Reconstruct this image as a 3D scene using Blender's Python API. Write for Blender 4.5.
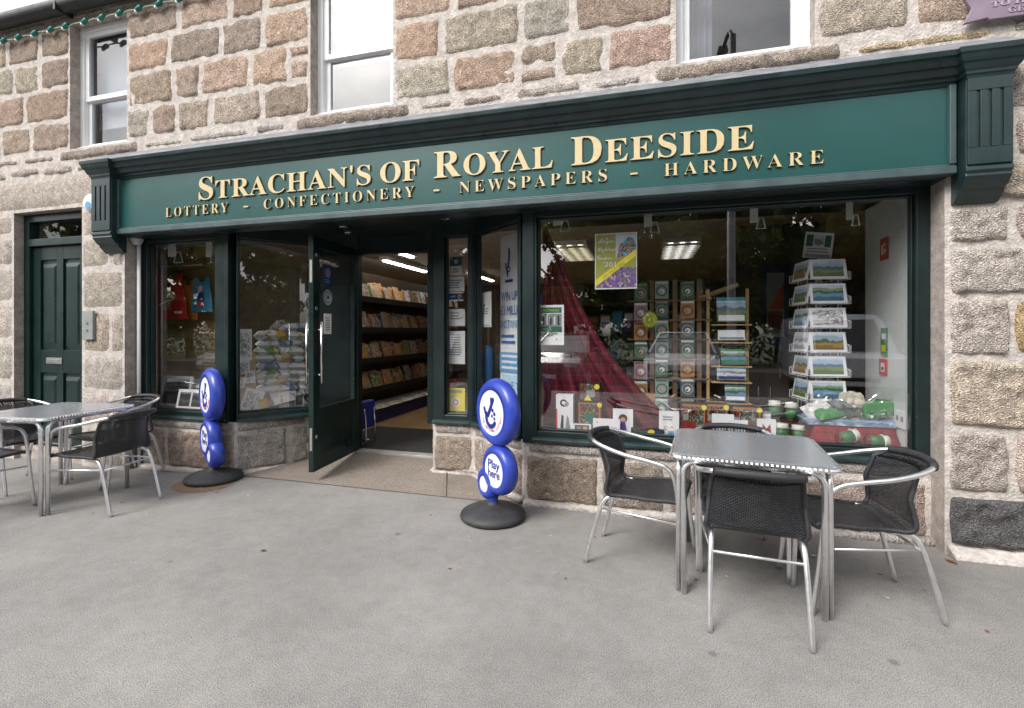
import bpy, math, random
from mathutils import Vector, Matrix, noise
R = math.radians
random.seed(7)
for o in list(bpy.data.objects): bpy.data.objects.remove(o)
sc = bpy.context.scene
COL = sc.collection

# ------------------------------------------------------------------ camera
F, H, CX, HY = 480.0, 1.40, 512.0, 332.0
TH = math.atan(F / 1743.0)
cam = bpy.data.cameras.new('camera'); camo = bpy.data.objects.new('camera', cam); COL.objects.link(camo)
cam.sensor_width = 36; cam.lens = 36 * F / 1024; cam.shift_y = -(354 - HY) / 1024
cam.clip_start = .05; cam.clip_end = 1000
camo.location = (0, 0, H); camo.rotation_euler = (R(90), 0, TH)
sc.camera = camo
# ------------------------------------------------------------------ world, sun, exposure
SUN_EL, SUN_AZ = 45, 212          # degrees; azimuth clockwise from +Y (sun high behind the camera, to its left)
w = bpy.data.worlds.new('World'); sc.world = w; w.use_nodes = True
nt = w.node_tree; nt.nodes.clear()
wo = nt.nodes.new('ShaderNodeOutputWorld'); bg = nt.nodes.new('ShaderNodeBackground')
sky = nt.nodes.new('ShaderNodeTexSky'); sky.sky_type = 'NISHITA'; sky.sun_disc = False
sky.sun_elevation = R(SUN_EL); sky.sun_rotation = R(SUN_AZ); sky.dust_density = 3; sky.air_density = 1
hs = nt.nodes.new('ShaderNodeHueSaturation'); hs.inputs['Saturation'].default_value = .16
tc = nt.nodes.new('ShaderNodeTexCoord'); mp = nt.nodes.new('ShaderNodeMapping'); mp.inputs['Scale'].default_value = (1, 1, 2.2)
nz = nt.nodes.new('ShaderNodeTexNoise'); nz.inputs['Scale'].default_value = 2.6; nz.inputs['Detail'].default_value = 7
cr = nt.nodes.new('ShaderNodeValToRGB'); cr.color_ramp.elements[0].position = .35; cr.color_ramp.elements[1].position = .68
cr.color_ramp.elements[0].color = (.62, .64, .68, 1); cr.color_ramp.elements[1].color = (1.85, 1.82, 1.78, 1)
mx = nt.nodes.new('ShaderNodeMix'); mx.data_type = 'RGBA'; mx.blend_type = 'MULTIPLY'; mx.inputs[0].default_value = 1
L = nt.links.new
L(tc.outputs['Generated'], mp.inputs[0]); L(mp.outputs[0], nz.inputs['Vector']); L(nz.outputs[0], cr.inputs[0])
L(sky.outputs[0], hs.inputs['Color']); L(hs.outputs[0], mx.inputs[6]); L(cr.outputs[0], mx.inputs[7])
L(mx.outputs[2], bg.inputs[0]); bg.inputs[1].default_value = .15; L(bg.outputs[0], wo.inputs[0])
sun = bpy.data.lights.new('sun', 'SUN'); sun.energy = 1.25; sun.angle = R(22); sun.color = (1, .965, .92)
suno = bpy.data.objects.new('sun', sun); COL.objects.link(suno)
sd = Vector((math.sin(R(SUN_AZ)) * math.cos(R(SUN_EL)), math.cos(R(SUN_AZ)) * math.cos(R(SUN_EL)), math.sin(R(SUN_EL))))
suno.rotation_euler = sd.to_track_quat('Z', 'Y').to_euler()
sc.view_settings.view_transform = 'Standard'; sc.view_settings.look = 'None'
sc.view_settings.exposure = 0.86; sc.view_settings.gamma = 1; sc.view_settings.use_curve_mapping = False
sc.render.engine = 'CYCLES'; sc.cycles.use_denoising = True
sc.cycles.max_bounces = 10; sc.cycles.transparent_max_bounces = 24
sc.cycles.sample_clamp_indirect = 4; sc.cycles.caustics_reflective = False; sc.cycles.caustics_refractive = False

# ------------------------------------------------------------------ measuring
_c, _s = math.cos(TH), math.sin(TH)
def at(px, py, Y):                      # where the sight line through a photo pixel meets the plane y = Y
    a = (px - CX) / F; t = (a * _c - _s) / (_c + a * _s); X = t * Y; z = -X * _s + Y * _c
    return X, H + (HY - py) * z / F
def rect(x0, y0, x1, y1, Y):            # centre x, bottom z, width, height on that plane
    a = at(x0, (y0 + y1) / 2, Y)[0]; b = at(x1, (y0 + y1) / 2, Y)[0]
    xm = (x0 + x1) / 2
    t, bt = at(xm, y0, Y)[1], at(xm, y1, Y)[1]
    return (a + b) / 2, bt, b - a, t - bt

# ------------------------------------------------------------------ materials
MATS = {}
def _new(name):
    m = bpy.data.materials.new(name); m.use_nodes = True
    n = m.node_tree; b = n.nodes['Principled BSDF']; MATS[name] = m
    return m, n, b
def rgba(c, k=1): return (min(c[0]*k, 1), min(c[1]*k, 1), min(c[2]*k, 1), 1)
def mat(name, base, rough=.6, metal=0, var=.15, vscale=8, bump=0, bscale=60, coat=0, spec=.5, rvar=.0):
    if name in MATS: return MATS[name]
    m, n, b = _new(name)
    b.inputs['Roughness'].default_value = rough; b.inputs['Metallic'].default_value = metal
    b.inputs['Coat Weight'].default_value = coat; b.inputs['Specular IOR Level'].default_value = spec
    t = n.nodes.new('ShaderNodeTexCoord')
    a = n.nodes.new('ShaderNodeTexNoise'); a.inputs['Scale'].default_value = vscale; a.inputs['Detail'].default_value = 6
    n.links.new(t.outputs['Object'], a.inputs['Vector'])
    r = n.nodes.new('ShaderNodeValToRGB'); r.color_ramp.elements[0].position = .3; r.color_ramp.elements[1].position = .7
    r.color_ramp.elements[0].color = rgba(base, 1 - var); r.color_ramp.elements[1].color = rgba(base, 1 + var)
    n.links.new(a.outputs[0], r.inputs[0]); n.links.new(r.outputs[0], b.inputs['Base Color'])
    if rvar:
        q = n.nodes.new('ShaderNodeMapRange'); q.inputs[3].default_value = max(rough - rvar, .02); q.inputs[4].default_value = min(rough + rvar, 1)
        n.links.new(a.outputs[0], q.inputs[0]); n.links.new(q.outputs[0], b.inputs['Roughness'])
    if bump:
        c = n.nodes.new('ShaderNodeTexNoise'); c.inputs['Scale'].default_value = bscale; c.inputs['Detail'].default_value = 5
        n.links.new(t.outputs['Object'], c.inputs['Vector'])
        u = n.nodes.new('ShaderNodeBump'); u.inputs['Strength'].default_value = bump; u.inputs['Distance'].default_value = .01
        n.links.new(c.outputs[0], u.inputs['Height']); n.links.new(u.outputs[0], b.inputs['Normal'])
    return m
def glass(name, lo, hi, tint=(1, 1, 1)):
    m, n, b = _new(name); n.nodes.remove(b); out = n.nodes['Material Output']
    tr = n.nodes.new('ShaderNodeBsdfTransparent'); tr.inputs[0].default_value = (*tint, 1)
    gl = n.nodes.new('ShaderNodeBsdfGlossy'); gl.inputs['Roughness'].default_value = 0
    ge = n.nodes.new('ShaderNodeNewGeometry'); dt = n.nodes.new('ShaderNodeVectorMath'); dt.operation = 'DOT_PRODUCT'
    n.links.new(ge.outputs['Incoming'], dt.inputs[0]); n.links.new(ge.outputs['True Normal'], dt.inputs[1])
    def MA(op, x, y=None):
        q = n.nodes.new('ShaderNodeMath'); q.operation = op
        for k, e in enumerate((x, y)):
            if e is None: continue
            if hasattr(e, 'links'): n.links.new(e, q.inputs[k])
            else: q.inputs[k].default_value = e
        return q.outputs[0]
    fr = MA('POWER', MA('SUBTRACT', 1.0, MA('ABSOLUTE', dt.outputs['Value'])), 5.0)      # grows towards grazing, the same from both sides
    fac = MA('ADD', MA('MULTIPLY', fr, hi - lo), lo)
    t = n.nodes.new('ShaderNodeTexCoord'); a = n.nodes.new('ShaderNodeTexNoise'); a.inputs['Scale'].default_value = 1.3
    u = n.nodes.new('ShaderNodeBump'); u.inputs['Strength'].default_value = .012; u.inputs['Distance'].default_value = .05
    n.links.new(t.outputs['Object'], a.inputs['Vector']); n.links.new(a.outputs[0], u.inputs['Height']); n.links.new(u.outputs[0], gl.inputs['Normal'])
    mi = n.nodes.new('ShaderNodeMixShader')
    n.links.new(fac, mi.inputs[0])
    n.links.new(tr.outputs[0], mi.inputs[1]); n.links.new(gl.outputs[0], mi.inputs[2]); n.links.new(mi.outputs[0], out.inputs[0])
    return m
def emit(name, c, k):
    m, n, b = _new(name); b.inputs['Base Color'].default_value = (*c, 1)
    b.inputs['Emission Color'].default_value = (*c, 1); b.inputs['Emission Strength'].default_value = k
    return m
def printed(name, stops, scale=5, warp=.5, rough=.35, axis=2, rnd=0):
    """a printed picture: bands of colour broken up by noise, in the sheet's own coordinates"""
    m, n, b = _new(name); b.inputs['Roughness'].default_value = rough
    t = n.nodes.new('ShaderNodeTexCoord'); s = n.nodes.new('ShaderNodeSeparateXYZ'); n.links.new(t.outputs['Generated'], s.inputs[0])
    oi = n.nodes.new('ShaderNodeObjectInfo')
    vm = n.nodes.new('ShaderNodeVectorMath'); vm.operation = 'ADD'; n.links.new(t.outputs['Generated'], vm.inputs[0]); n.links.new(oi.outputs['Location'], vm.inputs[1])
    a = n.nodes.new('ShaderNodeTexNoise'); a.inputs['Scale'].default_value = scale; a.inputs['Detail'].default_value = 8; n.links.new(vm.outputs[0], a.inputs['Vector'])
    ml = n.nodes.new('ShaderNodeMath'); ml.operation = 'MULTIPLY_ADD'; ml.inputs[1].default_value = warp * 2; ml.inputs[2].default_value = -warp
    ad = n.nodes.new('ShaderNodeMath'); ad.operation = 'ADD'
    n.links.new(a.outputs[0], ml.inputs[0]); n.links.new(ml.outputs[0], ad.inputs[1])
    if axis is None: ad.inputs[0].default_value = .5
    else: n.links.new(s.outputs[axis], ad.inputs[0])
    if rnd:
        rm = n.nodes.new('ShaderNodeMath'); rm.operation = 'MULTIPLY_ADD'; rm.inputs[1].default_value = rnd; rm.inputs[2].default_value = -rnd / 2 - warp; n.links.new(oi.outputs['Random'], rm.inputs[0]); n.links.new(rm.outputs[0], ml.inputs[2])
    r = n.nodes.new('ShaderNodeValToRGB'); r.color_ramp.interpolation = 'CONSTANT' if len(stops) > 3 else 'LINEAR'
    e = r.color_ramp.elements
    for i, (p, c) in enumerate(stops):
        x = e[i] if i < 2 else e.new(p)
        x.position = p; x.color = (*c, 1)
    n.links.new(ad.outputs[0], r.inputs[0]); n.links.new(r.outputs[0], b.inputs['Base Color'])
    return m
def stone_mat(name, attr=True, base=(.4, .36, .33), speck=.5, bump=.6, fine=220):
    m, n, b = _new(name); b.inputs['Roughness'].default_value = .92; b.inputs['Specular IOR Level'].default_value = .25
    t = n.nodes.new('ShaderNodeTexCoord')
    if attr:
        a = n.nodes.new('ShaderNodeAttribute'); a.attribute_name = 'Col'; src = a.outputs['Color']
    else:
        a = n.nodes.new('ShaderNodeRGB'); a.outputs[0].default_value = (*base, 1); src = a.outputs[0]
    n1 = n.nodes.new('ShaderNodeTexNoise'); n1.inputs['Scale'].default_value = fine * .36; n1.inputs['Detail'].default_value = 8; n1.inputs['Roughness'].default_value = .75
    n2 = n.nodes.new('ShaderNodeTexNoise'); n2.inputs['Scale'].default_value = 14; n2.inputs['Detail'].default_value = 8; n2.inputs['Roughness'].default_value = .7
    n3 = n.nodes.new('ShaderNodeTexVoronoi'); n3.inputs['Scale'].default_value = fine * .55
    for q in (n1, n2, n3): n.links.new(t.outputs['Object'], q.inputs['Vector'])
    r1 = n.nodes.new('ShaderNodeMapRange'); r1.inputs[1].default_value = .3; r1.inputs[2].default_value = .7; r1.inputs[3].default_value = 1 - speck; r1.inputs[4].default_value = 1 + speck
    r2 = n.nodes.new('ShaderNodeMapRange'); r2.inputs[1].default_value = .3; r2.inputs[2].default_value = .7; r2.inputs[3].default_value = .62; r2.inputs[4].default_value = 1.3
    n.links.new(n1.outputs[0], r1.inputs[0]); n.links.new(n2.outputs[0], r2.inputs[0])
    mu = n.nodes.new('ShaderNodeMath'); mu.operation = 'MULTIPLY'; n.links.new(r1.outputs[0], mu.inputs[0]); n.links.new(r2.outputs[0], mu.inputs[1])
    vm = n.nodes.new('ShaderNodeVectorMath'); vm.operation = 'SCALE'; n.links.new(src, vm.inputs[0]); n.links.new(mu.outputs[0], vm.inputs['Scale'])
    n.links.new(vm.outputs[0], b.inputs['Base Color'])
    ad = n.nodes.new('ShaderNodeMath'); ad.operation = 'ADD'; n.links.new(n2.outputs[0], ad.inputs[0]); n.links.new(n3.outputs[0], ad.inputs[1])
    u = n.nodes.new('ShaderNodeBump'); u.inputs['Strength'].default_value = bump; u.inputs['Distance'].default_value = .012
    n.links.new(ad.outputs[0], u.inputs['Height']); n.links.new(u.outputs[0], b.inputs['Normal'])
    return m
def paving_mat(name, base, fine=260, speck=.35, bump=.35, blotch=.1, tint=(1, .97, .93), marks=False):
    m, n, b = _new(name); b.inputs['Roughness'].default_value = .9; b.inputs['Specular IOR Level'].default_value = .25
    t = n.nodes.new('ShaderNodeTexCoord')
    def N(s, d=6, typ='ShaderNodeTexNoise'):
        q = n.nodes.new(typ); q.inputs['Scale'].default_value = s
        if typ == 'ShaderNodeTexNoise': q.inputs['Detail'].default_value = d
        n.links.new(t.outputs['Object'], q.inputs['Vector']); return q
    def MR(src, a, c, lo=.3, hi=.7):
        q = n.nodes.new('ShaderNodeMapRange'); q.inputs[1].default_value = lo; q.inputs[2].default_value = hi; q.inputs[3].default_value = a; q.inputs[4].default_value = c
        n.links.new(src, q.inputs[0]); return q.outputs[0]
    f = N(fine, 5); v = N(fine * .6, typ='ShaderNodeTexVoronoi'); g = N(1.1, 8); h = N(7, 6); st = N(2.7, 10)
    def MUL(a, c):
        q = n.nodes.new('ShaderNodeMath'); q.operation = 'MULTIPLY'; n.links.new(a, q.inputs[0]); n.links.new(c, q.inputs[1]); return q.outputs[0]
    k = MUL(MUL(MR(f.outputs[0], 1 - speck, 1 + speck), MR(g.outputs[0], 1 - blotch, 1 + blotch)), MUL(MR(h.outputs[0], .95, 1.05), MR(st.outputs[0], .93, 1.0, .33, .45)))
    r = n.nodes.new('ShaderNodeValToRGB'); r.color_ramp.elements[0].color = rgba((base[0]*.9, base[1]*.92, base[2]*.97)); r.color_ramp.elements[1].color = rgba((base[0]*1.1*tint[0], base[1]*1.1*tint[1], base[2]*1.1*tint[2]))
    n.links.new(v.outputs['Color'], r.inputs[0])
    vm = n.nodes.new('ShaderNodeVectorMath'); vm.operation = 'SCALE'; n.links.new(r.outputs[0], vm.inputs[0]); n.links.new(k, vm.inputs['Scale'])
    n.links.new(vm.outputs[0], b.inputs['Base Color'])
    if marks:
        gv = N(2.6, typ='ShaderNodeTexVoronoi'); gm = MR(gv.outputs['Distance'], .62, 1.0, .035, .075)        # old gum spots, one in a few cells
        sx_ = n.nodes.new('ShaderNodeSeparateColor'); n.links.new(gv.outputs['Color'], sx_.inputs[0]); pk = MR(sx_.outputs[0], 0, 1, .62, .64)
        mm = n.nodes.new('ShaderNodeMix'); mm.data_type = 'FLOAT'; mm.inputs[2].default_value = 1; n.links.new(pk, mm.inputs[0]); n.links.new(gm, mm.inputs[3])
        bl_ = N(16, 4); k = MUL(MUL(k, mm.outputs[0]), MR(bl_.outputs[0], .965, 1.03, .4, .6))
        wv_ = N(.55, 9); k = MUL(k, MR(wv_.outputs[0], .90, 1.05, .38, .62)); n.links.new(k, vm.inputs['Scale'])
    u = n.nodes.new('ShaderNodeBump'); u.inputs['Strength'].default_value = bump; u.inputs['Distance'].default_value = .006
    ad = n.nodes.new('ShaderNodeMath'); ad.operation = 'ADD'; n.links.new(f.outputs[0], ad.inputs[0]); n.links.new(v.outputs['Distance'], ad.inputs[1])
    n.links.new(ad.outputs[0], u.inputs['Height']); n.links.new(u.outputs[0], b.inputs['Normal'])
    return m
def uvbands(name, fn):
    m, n, b = _new(name); t = n.nodes.new('ShaderNodeTexCoord'); fn(n, b, t); return m
def tartan(name, base=(.15, .018, .03), dark=(.045, .018, .03), line=(.26, .12, .11), sc_=11):
    def fn(n, b, t):
        b.inputs['Roughness'].default_value = .95; b.inputs['Specular IOR Level'].default_value = .1
        s = n.nodes.new('ShaderNodeSeparateXYZ'); n.links.new(t.outputs['UV'], s.inputs[0])
        outs = []
        for ax in (0, 1):
            q = n.nodes.new('ShaderNodeMath'); q.operation = 'MULTIPLY'; q.inputs[1].default_value = sc_; n.links.new(s.outputs[ax], q.inputs[0])
            fr = n.nodes.new('ShaderNodeMath'); fr.operation = 'FRACT'; n.links.new(q.outputs[0], fr.inputs[0])
            r = n.nodes.new('ShaderNodeValToRGB'); r.color_ramp.interpolation = 'CONSTANT'; e = r.color_ramp.elements
            e[0].position = 0; e[0].color = (*base, 1); e[1].position = .5; e[1].color = (*dark, 1)
            for p, c in ((.58, base), (.64, dark), (.72, base), (.84, line), (.88, base)):
                x = e.new(p); x.color = (*c, 1)
            n.links.new(fr.outputs[0], r.inputs[0]); outs.append(r.outputs[0])
        mi = n.nodes.new('ShaderNodeMix'); mi.data_type = 'RGBA'; mi.inputs[0].default_value = .5
        n.links.new(outs[0], mi.inputs[6]); n.links.new(outs[1], mi.inputs[7]); n.links.new(mi.outputs[2], b.inputs['Base Color'])
    return uvbands(name, fn)
def weave(name):
    def fn(n, b, t):
        b.inputs['Roughness'].default_value = .34
        br = n.nodes.new('ShaderNodeTexBrick'); br.inputs['Scale'].default_value = 1
        br.inputs['Brick Width'].default_value = .020; br.inputs['Row Height'].default_value = .0085; br.inputs['Mortar Size'].default_value = .0027; br.offset = .5; br.inputs['Mortar Smooth'].default_value = .7
        br.inputs['Color1'].default_value = (.055, .057, .066, 1); br.inputs['Color2'].default_value = (.030, .031, .037, 1); br.inputs['Mortar'].default_value = (.002, .002, .002, 1)
        n.links.new(t.outputs['UV'], br.inputs['Vector']); n.links.new(br.outputs['Color'], b.inputs['Base Color'])
        tr = n.nodes.new('ShaderNodeBsdfTransparent'); mi = n.nodes.new('ShaderNodeMixShader'); ms_ = n.nodes.new('ShaderNodeMath'); ms_.operation = 'MULTIPLY'; ms_.inputs[1].default_value = .5      # the weave is open between strands
        n.links.new(br.outputs['Fac'], ms_.inputs[0]); n.links.new(ms_.outputs[0], mi.inputs[0]); n.links.new(b.outputs[0], mi.inputs[1]); n.links.new(tr.outputs[0], mi.inputs[2]); n.links.new(mi.outputs[0], n.nodes['Material Output'].inputs[0])
        u = n.nodes.new('ShaderNodeBump'); u.invert = True; u.inputs['Strength'].default_value = .8; u.inputs['Distance'].default_value = .004
        n.links.new(br.outputs['Fac'], u.inputs['Height']); n.links.new(u.outputs[0], b.inputs['Normal'])
    return uvbands(name, fn)

GREEN = mat('dark_green_paint', (.006, .021, .019), .3, var=.25, vscale=5, bump=.05, bscale=25, rvar=.1)
GREENB = mat('shopfront_black_green_paint', (.007, .017, .017), .34, var=.3, vscale=5, bump=.06, bscale=25, rvar=.1)
SIGNG = mat('sign_green_paint', (.011, .072, .067), .32, var=.09, vscale=2.2, rvar=.07, bump=.04, bscale=14)
GOLD = mat('cream_gold_letters', (.60, .485, .27), .38, var=.06, vscale=20)
GOLDE = mat('dark_gold_edges', (.28, .19, .07), .4, var=.1)
LEAD = mat('weathered_lead', (.19, .20, .215), .6, var=.25, vscale=10, bump=.3, bscale=30)
WHITE = mat('white_paint', (.80, .80, .80), .35, var=.03)
OFFW = mat('offwhite_plaster', (.62, .65, .64), .8, var=.04)
BLACK = mat('black_plastic', (.012, .012, .013), .45)
RUB = mat('black_rubber_base', (.035, .036, .039), .6, var=.3, vscale=14, bump=.15, bscale=90, rvar=.12)
ALU = mat('brushed_aluminium', (.86, .86, .87), .36, 1, var=.06, vscale=30, rvar=.08)
STEEL = mat('chrome_steel', (.7, .7, .72), .18, 1, var=.04)
GLASS = glass('shop_glass', .21, .95)
GLASSN = glass('door_glass', .075, .95)
GLASSU = glass('upper_window_glass', .135, 1.0, (.75, .78, .82))
BLUE = mat('glossy_blue_plastic', (.026, .055, .38), .34, var=.12, vscale=9, coat=.15, rvar=.08)
SIGNW = mat('white_sign_face', (.74, .76, .82), .4, var=.02)
INKB = mat('navy_ink', (.012, .018, .20), .5)
INKR = mat('red_ink', (.50, .02, .03), .5)
INKK = mat('black_ink', (.02, .02, .022), .6)
PAPER = mat('white_paper', (.72, .72, .71), .7, var=.03)
CARDW = mat('white_card', (.78, .78, .80), .45, var=.02)
STONE = stone_mat('rough_granite', speck=.85, bump=1.0)
MORTAR = stone_mat('lime_mortar', False, (.535, .485, .445), speck=.16, bump=.45, fine=120)
DRESSED = stone_mat('dressed_granite', False, (.43, .375, .335), speck=.34, bump=.3, fine=260)
PAVE = paving_mat('worn_tarmac_pavement', (.262, .252, .238), fine=210, speck=.6, bump=.16, blotch=.08, marks=True)
PORCH = paving_mat('granite_porch_slab', (.235, .205, .178), fine=110, speck=.45, blotch=.16, tint=(1.03, .97, .9))
PATCH = paving_mat('brown_gravel_patch', (.24, .17, .125), fine=140, speck=.5, tint=(1.1, .95, .8))
ROAD = paving_mat('road_tarmac', (.06, .06, .062))
KERB = stone_mat('kerb_granite', False, (.36, .34, .33), speck=.3, bump=.2)
WOODT = mat('tan_laminate_floor', (.34, .21, .10), .5, var=.2, vscale=3)
WOODD = mat('dark_brown_wood', (.045, .028, .016), .5, var=.3, vscale=6)
WOODM = mat('mid_brown_wood', (.21, .12, .055), .5, var=.3, vscale=6)
WOODL = mat('pale_pine', (.48, .33, .16), .55, var=.15, vscale=6)
MATG = mat('charcoal_door_mat', (.035, .034, .033), .95, var=.3, vscale=60, bump=.4, bscale=200)
TART = tartan('red_tartan')
WEAVE = weave('black_rattan_weave')
BLKT = mat('black_rattan_binding', (.026, .027, .031), .5, var=.2, vscale=60, bump=.5, bscale=160)
LEAF = None

# ------------------------------------------------------------------ mesh builder
_txt = {}
def bold(s): return ''.join(chr(0x1D400 + ord(c) - 65) if 'A' <= c <= 'Z' else chr(0x1D41A + ord(c) - 97) if 'a' <= c <= 'z' else c for c in s)
def script(s): return ''.join(chr(0x1D4D0 + ord(c) - 65) if 'A' <= c <= 'Z' else chr(0x1D4EA + ord(c) - 97) if 'a' <= c <= 'z' else c for c in s)
def text_data(s, spacing=1.0, bevel=0.0, offset=0.0):
    k = (s, spacing, bevel, offset)
    if k in _txt: return _txt[k]
    cu = bpy.data.curves.new('lettering', 'FONT'); cu.body = s; cu.space_character = spacing; cu.resolution_u = 4
    cu.extrude = .05; cu.offset = offset; cu.bevel_depth = bevel; cu.bevel_resolution = 1
    o = bpy.data.objects.new('lettering', cu); COL.objects.link(o)
    dg = bpy.context.evaluated_depsgraph_get(); dg.update()
    me = bpy.data.meshes.new_from_object(o.evaluated_get(dg))
    v = [tuple(x.co) for x in me.vertices]; f = [tuple(p.vertices) for p in me.polygons]; nz_ = [p.normal.z > .9 for p in me.polygons]
    bpy.data.objects.remove(o); bpy.data.curves.remove(cu); bpy.data.meshes.remove(me)
    _txt[k] = (v, f, nz_); return _txt[k]

class MB:
    def __init__(s): s.v = []; s.f = []; s.m = []; s.uv = {}; s.col = {}
    def add(s, vs, fs, m=0, uv=None, col=None):
        n = len(s.v); s.v += [tuple(x) for x in vs]; s.f += [tuple(i + n for i in q) for q in fs]; s.m += [m] * len(fs)
        if uv:
            for i, u in enumerate(uv): s.uv[n + i] = u
        if col is not None:
            for i in range(len(vs)): s.col[n + i] = col if len(col) == 3 and not hasattr(col[0], '__len__') else col[i]
        return s
    def box(s, x0, x1, y0, y1, z0, z1, m=0, T=None):
        vs = [(x, y, z) for x in (x0, x1) for y in (y0, y1) for z in (z0, z1)]
        if T: vs = [T @ Vector(p) for p in vs]
        return s.add(vs, [(0, 1, 3, 2), (4, 6, 7, 5), (0, 4, 5, 1), (2, 3, 7, 6), (0, 2, 6, 4), (1, 5, 7, 3)], m)
    def obox(s, a, b, t, z0, z1, m=0, off=0):
        """upright slab from plan point a to b, t thick to the left of a->b, shifted by off"""
        a = Vector(a); b = Vector(b); d = (b - a).normalized(); n = Vector((-d.y, d.x))
        p = [a + n * off, b + n * off, b + n * (off + t), a + n * (off + t)]
        return s.add([(q.x, q.y, z) for z in (z0, z1) for q in p], [(3, 2, 1, 0), (4, 5, 6, 7), (0, 1, 5, 4), (1, 2, 6, 5), (2, 3, 7, 6), (3, 0, 4, 7)], m)
    def tube(s, pts, r, seg=8, closed=False, m=0, caps=True):
        pts = [Vector(p) for p in pts]; n = len(pts); rs = r if hasattr(r, '__len__') else [r] * n
        vs = []; prev = None
        for i, p in enumerate(pts):
            if closed: d = pts[(i + 1) % n] - pts[i - 1]
            else: d = pts[min(i + 1, n - 1)] - pts[max(i - 1, 0)]
            d.normalize()
            if prev is None:
                q = Vector((0, 0, 1)) if abs(d.z) < .9 else Vector((1, 0, 0)); e = d.cross(q).normalized()
            else:
                e = (prev - d * prev.dot(d)).normalized()
            prev = e; g = d.cross(e)
            vs += [p + (e * math.cos(a) + g * math.sin(a)) * rs[i] for a in [2 * math.pi * k / seg for k in range(seg)]]
        fs = []
        for i in range(n if closed else n - 1):
            j = (i + 1) % n
            fs += [(i * seg + k, i * seg + (k + 1) % seg, j * seg + (k + 1) % seg, j * seg + k) for k in range(seg)]
        if not closed and caps: fs += [tuple(reversed(range(seg))), tuple((n - 1) * seg + k for k in range(seg))]
        return s.add(vs, fs, m)
    def lathe(s, prof, seg=32, c=(0, 0, 0), T=None, m=0):
        vs = []; n = len(prof)
        for r, z in prof:
            for k in range(seg):
                a = 2 * math.pi * k / seg; p = Vector((c[0] + r * math.cos(a), c[1] + r * math.sin(a), c[2] + z)); vs.append(T @ p if T else p)
        fs = [(i * seg + k, i * seg + (k + 1) % seg, (i + 1) * seg + (k + 1) % seg, (i + 1) * seg + k) for i in range(n - 1) for k in range(seg)]
        if prof[0][0] > 1e-5: fs.append(tuple(reversed(range(seg))))
        if prof[-1][0] > 1e-5: fs.append(tuple((n - 1) * seg + k for k in range(seg)))
        return s.add(vs, fs, m)
    def prism(s, poly, fn, d0, d1, m=0):
        """polygon in (a, b); fn(a, b, d) gives the 3D point"""
        n = len(poly); vs = [fn(a, b, d0) for a, b in poly] + [fn(a, b, d1) for a, b in poly]
        fs = [tuple(reversed(range(n))), tuple(range(n, 2 * n))] + [(i, (i + 1) % n, n + (i + 1) % n, n + i) for i in range(n)]
        return s.add(vs, fs, m)
    def grid(s, nu, nv, fn, m=0, uv=None, col=None):
        vs = []; us = []
        for j in range(nv + 1):
            for i in range(nu + 1):
                vs.append(fn(i / nu, j / nv))
                if uv: us.append(uv(i / nu, j / nv))
        fs = [(j * (nu + 1) + i, j * (nu + 1) + i + 1, (j + 1) * (nu + 1) + i + 1, (j + 1) * (nu + 1) + i) for j in range(nv) for i in range(nu)]
        return s.add(vs, fs, m, us or None, col)
    def text(s, body, o, right, up, h, w=None, align='l', depth=.002, m=0, ms=None, spacing=1.0, bevel=0, offset=0.0):
        """lettering h tall (cap height) starting at o, squeezed to width w; ms = material of the sides"""
        v, f, top = text_data(body, spacing, bevel, offset)
        if not v: return 0
        x0 = min(p[0] for p in v); x1 = max(p[0] for p in v); k = h / .69
        kx = w / (x1 - x0) if w else k
        right = Vector(right).normalized(); up = Vector(up).normalized(); nn = right.cross(up); o = Vector(o)
        sh = {'l': 0, 'c': -(x1 - x0) * kx / 2, 'r': -(x1 - x0) * kx}[align]
        zmin = min(p[2] for p in v); zr = max(p[2] for p in v) - zmin
        n0 = len(s.v)
        s.v += [tuple(o + right * ((p[0] - x0) * kx + sh) + up * (p[1] * k) + nn * ((p[2] - zmin) / zr * depth)) for p in v]
        s.f += [tuple(i + n0 for i in q) for q in f]; s.m += [m if t or ms is None else ms for t in top]
        return (x1 - x0) * kx
    def build(s, name, mats, parent=None, smooth=False, bevel=0, seg=2, local=False):
        me = bpy.data.meshes.new(name); v = s.v
        if parent and not local:
            l = parent.matrix_basis.translation if parent.parent is None else (parent.matrix_basis.translation + parent.parent.matrix_basis.translation)
            v = [(p[0] - l.x, p[1] - l.y, p[2] - l.z) for p in v]
        me.from_pydata(v, [], s.f)
        if not isinstance(mats, (list, tuple)): mats = [mats]
        for x in mats: me.materials.append(x)
        me.polygons.foreach_set('material_index', s.m)
        if smooth: me.polygons.foreach_set('use_smooth', [True] * len(s.f))
        if s.uv:
            ul = me.uv_layers.new(name='UVMap'); li = [0] * len(me.loops); me.loops.foreach_get('vertex_index', li)
            ul.data.foreach_set('uv', [c for i in li for c in s.uv.get(i, (0, 0))])
        if s.col:
            ca = me.color_attributes.new('Col', 'FLOAT_COLOR', 'POINT')
            ca.data.foreach_set('color', [c for i in range(len(v)) for c in (*s.col.get(i, (.6, .55, .5)), 1)])
        me.update()
        o = bpy.data.objects.new(name, me); COL.objects.link(o)
        if parent: o.parent = parent
        if bevel:
            b = o.modifiers.new('bevel', 'BEVEL'); b.width = bevel; b.segments = seg; b.limit_method = 'ANGLE'; b.angle_limit = R(40)
        return o
def tag(o, label=None, cat=None, group=None, kind=None):
    if label: o['label'] = label
    if cat: o['category'] = cat
    if group: o['group'] = group
    if kind: o['kind'] = kind
    return o
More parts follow.
